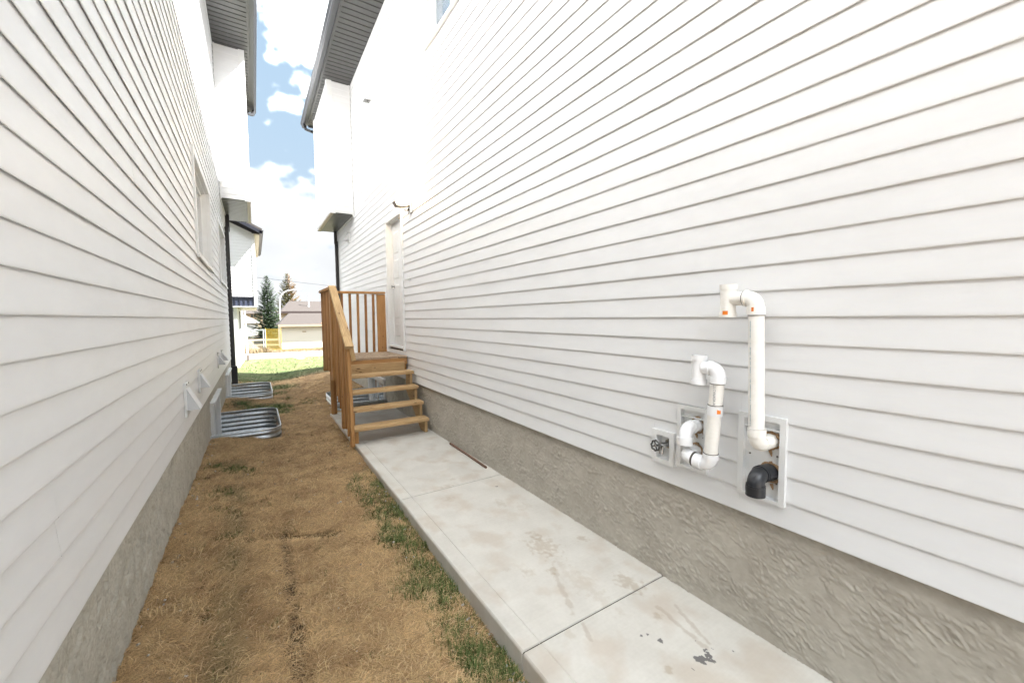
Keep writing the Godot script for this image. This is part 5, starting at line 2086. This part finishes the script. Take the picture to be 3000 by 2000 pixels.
	hr.quad(q[0], q[1], q[2], q[3])
	hr.quad(q[5], q[4], q[3], q[2])
	hr.tri(q[4], q[0], q[3])
	hr.tri(q[1], q[5], q[2])
	part("roof", hr, M.shingle, hb)
	var hf := MB.new()
	hf.box(Vector3(e0.x - 0.03, e0.y - 0.24, zh - 0.02), Vector3(e1x, e0.y - 0.01, zh + 0.06))
	hf.box(Vector3(e0.x - 0.03, e0.y - 0.24, zh - 8.4), Vector3(e0.x + 0.02, e0.y - 0.01, zh - 0.021))
	part("gutter", hf, M.brown, hb)
	var fl0 := at_z(904.5, 898.5, zh - 2.0)
	var fl1 := at_z(903.3, 863, zh - 2.0)
	var fl := MB.new()
	fl.tube(PackedVector3Array([fl0 - Vector3(0, 0.3, 0), fl1]), 0.075, 10)
	fl.tube(PackedVector3Array([fl1 - Vector3(0, 0.06, 0), fl1 + Vector3(0, 0.05, 0)]), 0.13, 10)
	fl.tube(PackedVector3Array([fl0 - Vector3(0, 0.2, 0), fl0 + Vector3(0, 0.12, 0)]), [0.3, 0.1], 12)
	part("flue", fl, M.lightgrey, hb)

	# yellow mesh fence and chain link fence
	var zf := -42.0
	var yf := thing("mesh_fence", "bright yellow plastic mesh fence panel beside the garage", "fence", Vector3(1.3, ground_y(1.3, zf), zf))
	var f0 := at_z(778.6, 963, zf)
	var f1 := at_z(822.0, 965, zf)
	var fy0 := ground_y(1.3, zf) + 0.02
	var net := MB.new()
	var nn := 18
	for k in nn + 1:
		var x := lerpf(f0.x, f1.x, float(k) / nn)
		net.box(Vector3(x - 0.005, fy0, zf - 0.004), Vector3(x + 0.005, f0.y, zf + 0.004))
	for k in 30:
		var y := lerpf(fy0, f0.y - 0.02, k / 29.0)
		net.box(Vector3(f0.x, y - 0.005, zf + 0.0045), Vector3(f1.x, y + 0.005, zf + 0.009))
	var no := part("mesh", net, M.yellow, yf)
	no.set_meta("kind", "stuff")
	for e in [[f0.x - 0.02, 0.07], [f1.x + 0.02, 0.05]]:
		var pp := MB.new()
		pp.beam(Vector3(e[0], fy0 - 0.1, zf), Vector3(e[0], f0.y + 0.05, zf), e[1], 0.05, Vector3.BACK)
		part("post", pp, M.yellow, yf)
	var tape := MB.new()
	tape.beam(Vector3(f0.x, fy0 + 0.03, zf + 0.05), Vector3(f1.x + 6.0, fy0 + 0.0, zf + 0.1), 0.03, 0.07)
	part("bottom_strip", tape, M.yellow, yf)
	var zc := -40.0
	var cf := thing("chain_link_fence", "silver chain link fence with paired end posts", "fence", Vector3(-0.4, ground_y(-0.4, zc), zc))
	var c1 := at_z(770.5, 966, zc)
	var cy0 := ground_y(0.0, zc)
	var ctop := at_z(740, 967, zc).y
	for x in [c1.x, c1.x + 0.14, c1.x - 2.4, c1.x - 4.8]:
		var pp := MB.new()
		pp.tube(PackedVector3Array([Vector3(x, cy0 - 0.1, zc), Vector3(x, ctop + 0.08, zc)]), 0.035, 10)
		part("post", pp, M.post, cf)
	for y in [ctop, (ctop + cy0) * 0.5 + 0.05]:
		var rl := MB.new()
		rl.tube(PackedVector3Array([Vector3(c1.x - 4.8, y, zc), Vector3(c1.x, y, zc)]), 0.02, 8)
		part("rail", rl, M.post, cf)
	var wire := MB.new()
	var hh := ctop - cy0
	for k in 60:
		var x := c1.x - 4.8 + k * 0.08
		if x + hh < c1.x:
			wire.beam(Vector3(x, cy0, zc), Vector3(x + hh, ctop, zc), 0.004, 0.004, Vector3.BACK, 0.0005)
			wire.beam(Vector3(x, ctop, zc), Vector3(x + hh, cy0, zc), 0.004, 0.004, Vector3.BACK, 0.0005)
	for k in 22:
		var t0 := c1.x - k * 0.08
		wire.beam(Vector3(t0, cy0 + k * 0.0, zc), Vector3(maxf(t0 - hh, c1.x - 4.8), ctop, zc), 0.004, 0.004, Vector3.BACK, 0.0005)
	var wo := part("wire_mesh", wire, M.post, cf)
	wo.set_meta("kind", "stuff")

	# street lamp with curved arm
	var zs := -50.0
	var sb := at_z(821.5, 940, zs)
	sb.y = ground_y(sb.x, zs)
	var sl := thing("street_lamp", "tall pale street lamp with long curved arm beyond the garage", "street lamp", sb)
	var path := PackedVector3Array([sb])
	for e in [[822, 945], [820, 905], [819.2, 880], [822, 862], [829, 850], [840, 856]]:
		pass
	for e in [[821.5, 950], [820.3, 915], [819.3, 885], [820.2, 874], [824, 865], [831, 857], [840, 852.5], [852, 850], [866, 849]]:
		path.append(at_z(e[0], e[1], zs))
	var lm := MB.new()
	lm.tube(path, 0.06, 10)
	part("pole", lm, M.lightgrey, sl)
	var hd := MB.new()
	var he := at_z(866, 849, zs)
	hd.beam(he - Vector3(0.05, 0, 0), he + Vector3(0.55, 0.03, 0), 0.2, 0.1, Vector3.UP, 0.03)
	part("lamp_head", hd, M.lightgrey, sl)

	# neighbours beyond
	var zw := -84.0
	var wg := thing("white_garage", "white garage with pale grey roof behind the chain link fence", "garage", Vector3(-2.0, -1.3, zw))
	var w0 := at_z(757.5, 975, zw)
	var w1 := at_z(757.5, 944, zw)
	var wb := MB.new()
	wb.box(Vector3(w0.x - 7.0, -1.5, zw - 6.0), Vector3(w0.x, w1.y, zw))
	part("wall", wb, M.garage_white, wg)
	var wdoor := MB.new()
	wdoor.box(Vector3(w0.x - 3.6, -1.4, zw + 0.002), Vector3(w0.x - 0.4, w1.y - 0.35, zw + 0.05))
	part("garage_door", wdoor, M.trim, wg)
	var wr := MB.new()
	var wt := at_z(720, 922, zw - 3.0).y
	wr.quad(Vector3(w0.x - 7.4, w1.y - 0.05, zw + 0.5), Vector3(w0.x + 0.4, w1.y - 0.05, zw + 0.5), Vector3(w0.x - 2.2, wt, zw - 3.0), Vector3(w0.x - 6.0, wt, zw - 3.0))
	wr.tri(Vector3(w0.x + 0.4, w1.y - 0.05, zw + 0.5), Vector3(w0.x + 0.4, w1.y - 0.05, zw - 6.5), Vector3(w0.x - 2.2, wt, zw - 3.0))
	wr.quad(Vector3(w0.x + 0.4, w1.y - 0.05, zw - 6.5), Vector3(w0.x - 7.4, w1.y - 0.05, zw - 6.5), Vector3(w0.x - 6.0, wt, zw - 3.0), Vector3(w0.x - 2.2, wt, zw - 3.0))
	part("roof", wr, M.lightgrey, wg)
	var zt := -98.0
	var th := thing("tan_house", "tan house with brown roof and a small window far behind the garages", "house", Vector3(-3.0, -1.3, zt))
	var t0 := at_z(770, 950, zt)
	var t1y := at_z(740, 917, zt).y
	var tb := MB.new()
	tb.box(Vector3(t0.x - 9.0, -1.5, zt - 7.0), Vector3(t0.x, t1y, zt))
	part("wall", tb, M.bisque, th)
	var tr := MB.new()
	var ty := at_z(740, 905, zt - 3.5).y
	tr.quad(Vector3(t0.x - 9.5, t1y - 0.1, zt + 0.6), Vector3(t0.x + 0.5, t1y - 0.1, zt + 0.6), Vector3(t0.x + 0.2, ty, zt - 3.5), Vector3(t0.x - 9.2, ty, zt - 3.5))
	tr.quad(Vector3(t0.x + 0.5, t1y - 0.1, zt - 7.6), Vector3(t0.x - 9.5, t1y - 0.1, zt - 7.6), Vector3(t0.x - 9.2, ty, zt - 3.5), Vector3(t0.x + 0.2, ty, zt - 3.5))
	part("roof", tr, M.shingle, th)
	for k in 2:
		var wq0 := at_z(735.5 + k * 8.5, 920, zt)
		var wq1 := at_z(741.0 + k * 8.5, 929.5, zt)
		var wi := MB.new()
		wi.box(Vector3(wq0.x, wq1.y, zt + 0.01), Vector3(wq1.x, wq0.y, zt + 0.06))
		part("window", wi, M.room, th)
	# parked car seen over the fence
	car(Vector3(at_z(793, 960, -80.0).x, ground_y(2.0, -80.0), -80.0))
	spruce(Vector3(at_z(785.5, 930, -72.0).x, -1.3, -72.0), at_z(787, 805, -72.0).y + 1.3, 2.75, "dark green spruce standing beyond the lane", 0.0, 5)
	spruce(Vector3(at_z(846, 930, -77.0).x, -1.3, -77.0), at_z(845, 799, -77.0).y + 1.3, 3.5, "spruce with orange brown dying needles on top", 0.45, 8)
	# overhead cable between two poles hidden by the houses
	var zq := -38.0
	var ca := at_z(751, 812.5, zq)
	var cb := at_z(958, 836.3, zq)
	var dirx := (cb - ca) / (cb.x - ca.x)
	var cl := thing("utility_line", "thin dark overhead cable strung above the lane", "cable", Vector3(ca.x - 12.0, ground_y(-12.0, zq), zq))
	var pth := PackedVector3Array()
	var A := ca - dirx * 12.0
	var B := cb + dirx * 14.0
	for k in 25:
		var f := k / 24.0
		pth.append(A.lerp(B, f) - Vector3(0, 0.0, 0))
	var cm := MB.new()
	cm.tube(pth, 0.014, 6)
	part("cable", cm, M.black, cl)
	for e in [A, B]:
		var pp := MB.new()
		pp.tube(PackedVector3Array([Vector3(e.x, -1.6, zq), Vector3(e.x, e.y + 0.6, zq)]), [0.15, 0.11], 10)
		part("pole", pp, M.bark, cl)
	# boards left at the lane
	var boards := [[861.5, 1040, 879, 1061.5, 0.14], [866, 1037, 890, 1062.5, 0.2]]
	var blab := ["weathered narrow white board lying at the edge of the lane", "weathered wide white board lying at the edge of the lane"]
	for k in 2:
		var bb = boards[k]
		var za := -27.6
		var zb2 := -24.2
		var p0 := at_z(bb[0], bb[1], za)
		var p1 := at_z(bb[2], bb[3], zb2)
		p0.y = ground_y(p0.x, za) + 0.05 + 0.03 * k
		p1.y = ground_y(p1.x, zb2) + 0.045
		var bm := MB.new()
		bm.beam(p0, p1, bb[4], 0.04)
		var o := part("loose_board", bm, M.trim)
		tag(o, blab[k], "board", "boards beside the lane")


func car(at: Vector3) -> void:
	var t := thing("parked_car", "black car with silver roof rails parked behind the yellow fence", "car", at)
	# seen from the front: body, cabin, glass, wheels
	var L := 4.5
	var W := 1.85
	var sec := [[0.0, 0.35], [0.0, 0.75], [0.25, 0.92], [1.2, 1.02], [1.95, 1.55], [2.6, 1.66], [3.7, 1.62], [4.4, 1.15], [4.5, 0.9], [4.5, 0.4]]
	var low := [[0.0, 0.35], [0.0, 0.75], [0.25, 0.92], [1.2, 1.02], [4.4, 1.1], [4.5, 0.9], [4.5, 0.4]]
	var cab := [[1.25, 1.03], [1.95, 1.52], [2.6, 1.62], [3.7, 1.58], [4.38, 1.11]]
	var mk := func(pts: Array, hw: float, taper: float) -> MB:
		var a := PackedVector3Array()
		var b := PackedVector3Array()
		for p in pts:
			var k := 1.0 - taper * clampf((float(p[1]) - 1.0) / 0.6, 0, 1)
			a.append(at + Vector3(-hw * k, p[1], 0.0 - float(p[0])))
			b.append(at + Vector3(hw * k, p[1], 0.0 - float(p[0])))
		var mb := MB.new()
		mb.loft(a, b)
		return mb
	part("body", mk.call(low, W * 0.5, 0.0), M.car, t)
	part("cabin", mk.call(cab, W * 0.47, 0.18), M.car_glass, t)
	var rf := MB.new()
	rf.beam(at + Vector3(0, 1.64, -1.95), at + Vector3(0, 1.62, -3.75), 1.42, 0.06, Vector3.UP, 0.02)
	part("roof_panel", rf, M.lightgrey, t)
	for e in [-1.0, 1.0]:
		var hl := MB.new()
		hl.beam(at + Vector3(e * 0.66 - 0.15, 0.78, 0.02), at + Vector3(e * 0.66 + 0.15, 0.78, 0.02), 0.05, 0.14, Vector3.UP, 0.01)
		part("headlight", hl, M.lightgrey, t)
		for z in [-0.85, -3.6]:
			var wh := MB.new()
			wh.tube(PackedVector3Array([at + Vector3(e * 0.70, 0.33, z), at + Vector3(e * 0.93, 0.33, z)]), 0.33, 18)
			var w := part("wheel", wh, M.tyre, t)
			var rm := MB.new()
			rm.tube(PackedVector3Array([at + Vector3(e * 0.925, 0.33, z), at + Vector3(e * 0.94, 0.33, z)]), 0.2, 14)
			part("rim", rm, M.lightgrey, w)


# ------------------------------------------------------------------ grass
func tuft_mesh(sd: int, blades: int, ln: float, spread: float, lie: float, wd: float, mat: Material) -> ArrayMesh:
	var r := RandomNumberGenerator.new()
	r.seed = sd
	var mb := MB.new()
	mb.tinted = true
	for k in blades:
		var an := r.randf_range(-0.9, 0.9) if lie > 0.5 else r.randf() * TAU
		var d := Vector3(cos(an), 0, sin(an))
		var base := Vector3(r.randf_range(-spread, spread), 0, r.randf_range(-spread, spread))
		var l := ln * r.randf_range(0.6, 1.25)
		var up := l * (1.0 - lie) * r.randf_range(0.7, 1.1) + (0.004 + r.randf() * 0.014) * lie
		var outw := l * (lie + (1.0 - lie) * r.randf_range(0.2, 0.6))
		var p1 := base + d * outw * 0.45 + Vector3(0, up * 0.75, 0)
		var p2 := base + d * outw + Vector3(0, up * (1.0 if lie < 0.5 else r.randf_range(0.2, 0.9)), 0)
		var s := Vector3(-d.z, r.randf_range(-0.3, 0.3), d.x).normalized() * wd * r.randf_range(0.6, 1.2)
		var v := r.randf_range(0.45, 1.3)
		mb.tint = Color(v, v * r.randf_range(0.95, 1.03), v * r.randf_range(0.82, 1.05))
		var nn := (Vector3.UP + d.cross(s).normalized() * 0.2).normalized()
		mb.tri_n(base - s, base + s, p1 + s * 0.8, nn, nn, nn)
		mb.tri_n(base - s, p1 + s * 0.8, p1 - s * 0.8, nn, nn, nn)
		mb.tri_n(p1 - s * 0.8, p1 + s * 0.8, p2, nn, nn, nn)
	return mb.mesh(mat)


func scatter(called: String, label: String, category: String, meshes: Array, xf: Array, cols: Array) -> void:
	# one multimesh for each kind of tuft, under one thing
	var root: Node3D = null
	if meshes.size() > 1:
		root = Node3D.new()
		root.name = numbered(called)
		add_child(root)
		tag(root, label, category, "", "stuff")
	for k in meshes.size():
		var mm := MultiMesh.new()
		mm.transform_format = MultiMesh.TRANSFORM_3D
		mm.use_colors = true
		mm.mesh = meshes[k]
		mm.instance_count = xf[k].size()
		for i in xf[k].size():
			mm.set_instance_transform(i, xf[k][i])
			mm.set_instance_color(i, cols[k][i])
		var o := MultiMeshInstance3D.new()
		o.multimesh = mm
		if root:
			o.name = "tufts"
			root.add_child(o, true)
			o.set_meta("kind", "stuff")
		else:
			o.name = numbered(called)
			add_child(o)
			tag(o, label, category, "", "stuff")


func build_grass() -> void:
	var r := RandomNumberGenerator.new()
	r.seed = 99
	# dry straw, combed flat
	var dm := [tuft_mesh(1, 11, 0.060, 0.026, 0.92, 0.0014, M.straw), tuft_mesh(2, 11, 0.050, 0.026, 0.88, 0.0013, M.straw), tuft_mesh(3, 9, 0.075, 0.03, 0.94, 0.0014, M.straw)]
	var dx := [[], [], []]
	var dc := [[], [], []]
	var gm := [tuft_mesh(11, 9, 0.055, 0.014, 0.12, 0.0016, M.blade), tuft_mesh(12, 8, 0.075, 0.016, 0.2, 0.0017, M.blade)]
	var gx := [[], []]
	var gc := [[], []]
	var flow := noise(401, 0.9, 2)
	var tone := noise(403, 1.7, 3)
	var n := 70000
	for i in n:
		# more of them near the camera
		var z := -1.25 - 12.5 * pow(r.randf(), 1.55)
		var x := r.randf_range(-0.52, 0.955) if z > -6.9 else r.randf_range(-0.52, 1.88)
		if in_well(x, z, 0.01):
			continue
		var g := greenness(x, z)
		var sd := seam_dist(x, z) if z > -3.8 else 9.0
		if sd < 0.042 + 0.02 * nz.get_noise_1d(z * 9.0 + x * 7.0) and r.randf() < 0.88:
			continue
		var y := ground_y(x, z)
		var far := 1.0 + clampf((-z - 5.0) / 8.0, 0.0, 0.8)
		if r.randf() < g * 0.72:
			var k := r.randi() % 2
			var sc := r.randf_range(0.45, 1.0) * (0.6 + 0.5 * g) * minf(far, 1.2)
			gx[k].append(Transform3D(Basis(Vector3.UP, r.randf() * TAU).scaled(Vector3(sc * far, sc, sc * far)), Vector3(x, y - 0.004, z)))
			gc[k].append(Color(0.085, 0.145, 0.035).lerp(Color(0.19, 0.235, 0.07), r.randf()).lerp(Color(0.27, 0.22, 0.10), 0.5 * r.randf() * (1.0 - g)))
		elif r.randf() < 1.0 - g * 0.55:
			var k := r.randi() % 3
			var an := flow.get_noise_2d(x * 0.8, z * 0.8) * 2.0 + r.randf_range(-1.3, 1.3) + (PI if r.randf() < 0.4 else 0.0)
			var tilt := Basis(Vector3(0, 0, 1), r.randf_range(-0.12, 0.12)) * Basis(Vector3(1, 0, 0), r.randf_range(-0.12, 0.12))
			var sc := r.randf_range(0.7, 1.2) * far
			dx[k].append(Transform3D((Basis(Vector3.UP, an) * tilt).scaled(Vector3.ONE * sc), Vector3(x, y + r.randf_range(0.0, 0.006), z)))
			var trk := 0.55 * smoothstep(0.10, 0.02, absf(x + 0.19 + 0.03 * nz.get_noise_1d(z * 1.3))) * clampf(0.6 + tone.get_noise_2d(3.0, z * 1.2) * 1.2, 0, 1) if z > -5.2 else 0.0
			var t := clampf(0.5 + tone.get_noise_2d(x * 1.4, z * 1.4) * 0.5 + r.randf_range(-0.3, 0.3), 0, 1)
			dc[k].append(Color(0.38, 0.225, 0.105).lerp(Color(0.82, 0.56, 0.285), t).lerp(Color(0.26, 0.21, 0.10), trk))
	dm.append(tuft_mesh(4, 3, 0.072, 0.03, 0.96, 0.0011, M.straw))
	dx.append([])
	dc.append([])
	for i in 10000:
		var z := -1.25 - 7.0 * pow(r.randf(), 1.6)
		var x := r.randf_range(-0.5, 0.93)
		if in_well(x, z, 0.02):
			continue
		dx[3].append(Transform3D(Basis(Vector3.UP, r.randf() * TAU) * Basis(Vector3(0, 0, 1), r.randf_range(-0.05, 0.18)), Vector3(x, ground_y(x, z) + r.randf_range(0.008, 0.016), z)))
		dc[3].append(Color(0.50, 0.34, 0.175).lerp(Color(0.86, 0.65, 0.37), r.randf()))
	scatter("dry_grass", "flattened dry tan grass covering the side yard", "grass", dm, dx, dc)
	scatter("green_grass", "green grass tufts sprouting through the dry turf", "grass", gm, gx, gc)
	# pebbles and crumbs of mortar left in the turf
	var pb := MB.new()
	var ico := []
	for k in 6:
		ico.append(Vector3(cos(k * TAU / 6.0) * 0.008, 0.002 + 0.002 * (k % 2), sin(k * TAU / 6.0) * 0.006))
	for k in 6:
		pb.tri(ico[k], Vector3(0.001, 0.008, 0), ico[(k + 1) % 6])
		pb.tri(ico[(k + 1) % 6], Vector3(0, -0.006, 0), ico[k])
	var px := [[]]
	var pc := [[]]
	for i in 260:
		var z := -1.3 - 8.0 * pow(r.randf(), 1.3)
		var x := r.randf_range(-0.5, 0.94)
		if r.randf() < 0.5:
			x = -0.5 + 0.08 * r.randf() if r.randf() < 0.5 else 0.945 - 0.06 * r.randf()
		if in_well(x, z, 0.03):
			continue
		px[0].append(Transform3D(Basis(Vector3.UP, r.randf() * TAU).scaled(Vector3.ONE * r.randf_range(0.5, 1.5)), Vector3(x, ground_y(x, z) + 0.012, z)))
		pc[0].append(Color(0.30, 0.27, 0.23).lerp(Color(0.68, 0.65, 0.60), pow(r.randf(), 1.6)))
	scatter("pebbles", "small pale pebbles and crumbs in the dry turf", "pebbles", [pb.mesh(M.straw)], px, pc)
	# lawn behind the houses
	var lm := [tuft_mesh(21, 9, 0.07, 0.03, 0.2, 0.003, M.blade), tuft_mesh(22, 9, 0.06, 0.03, 0.35, 0.003, M.blade)]
	var lx := [[], []]
	var lc := [[], []]
	for i in 42000:
		var z := -12.4 - 14.8 * pow(r.randf(), 1.2)
		var w := 2.2 + (-z - 12.0) * 0.35
		var x := r.randf_range(-1.4, w)
		if z < -17.8 and x < -0.5:
			continue
		var g := greenness(x, z)
		var k := r.randi() % 2
		var sc := r.randf_range(0.7, 1.3) * (1.0 + (-z - 12.0) * 0.05)
		lx[k].append(Transform3D(Basis(Vector3.UP, r.randf() * TAU).scaled(Vector3(sc * 1.5, sc * 0.8, sc * 1.5)), Vector3(x, ground_y(x, z) - 0.005, z)))
		lc[k].append(Color(0.21, 0.185, 0.09).lerp(Color(0.085, 0.13, 0.04), clampf(g + r.randf_range(-0.35, 0.25), 0, 1)))
	scatter("lawn_grass", "short sunlit lawn behind the houses", "lawn", lm, lx, lc)
	# dry weeds along the far fences
	var wm := [tuft_mesh(31, 14, 0.55, 0.12, 0.15, 0.012, M.straw), tuft_mesh(32, 14, 0.4, 0.12, 0.3, 0.012, M.straw)]
	var wx := [[], []]
	var wc := [[], []]
	for i in 900:
		var z := r.randf_range(-36.3, -41.5)
		var x := r.randf_range(-6.0, 9.0)
		var sc := r.randf_range(0.4, 1.1) * (1.0 if x < 1.0 else 0.45)
		var k := r.randi() % 2
		wx[k].append(Transform3D(Basis(Vector3.UP, r.randf() * TAU).scaled(Vector3.ONE * sc), Vector3(x, ground_y(x, z) - 0.01, z)))
		wc[k].append(Color(0.16, 0.11, 0.06).lerp(Color(0.24, 0.18, 0.10), r.randf()))
	scatter("dry_weeds", "dry tan weeds along the chain link fence", "weeds", wm, wx, wc)
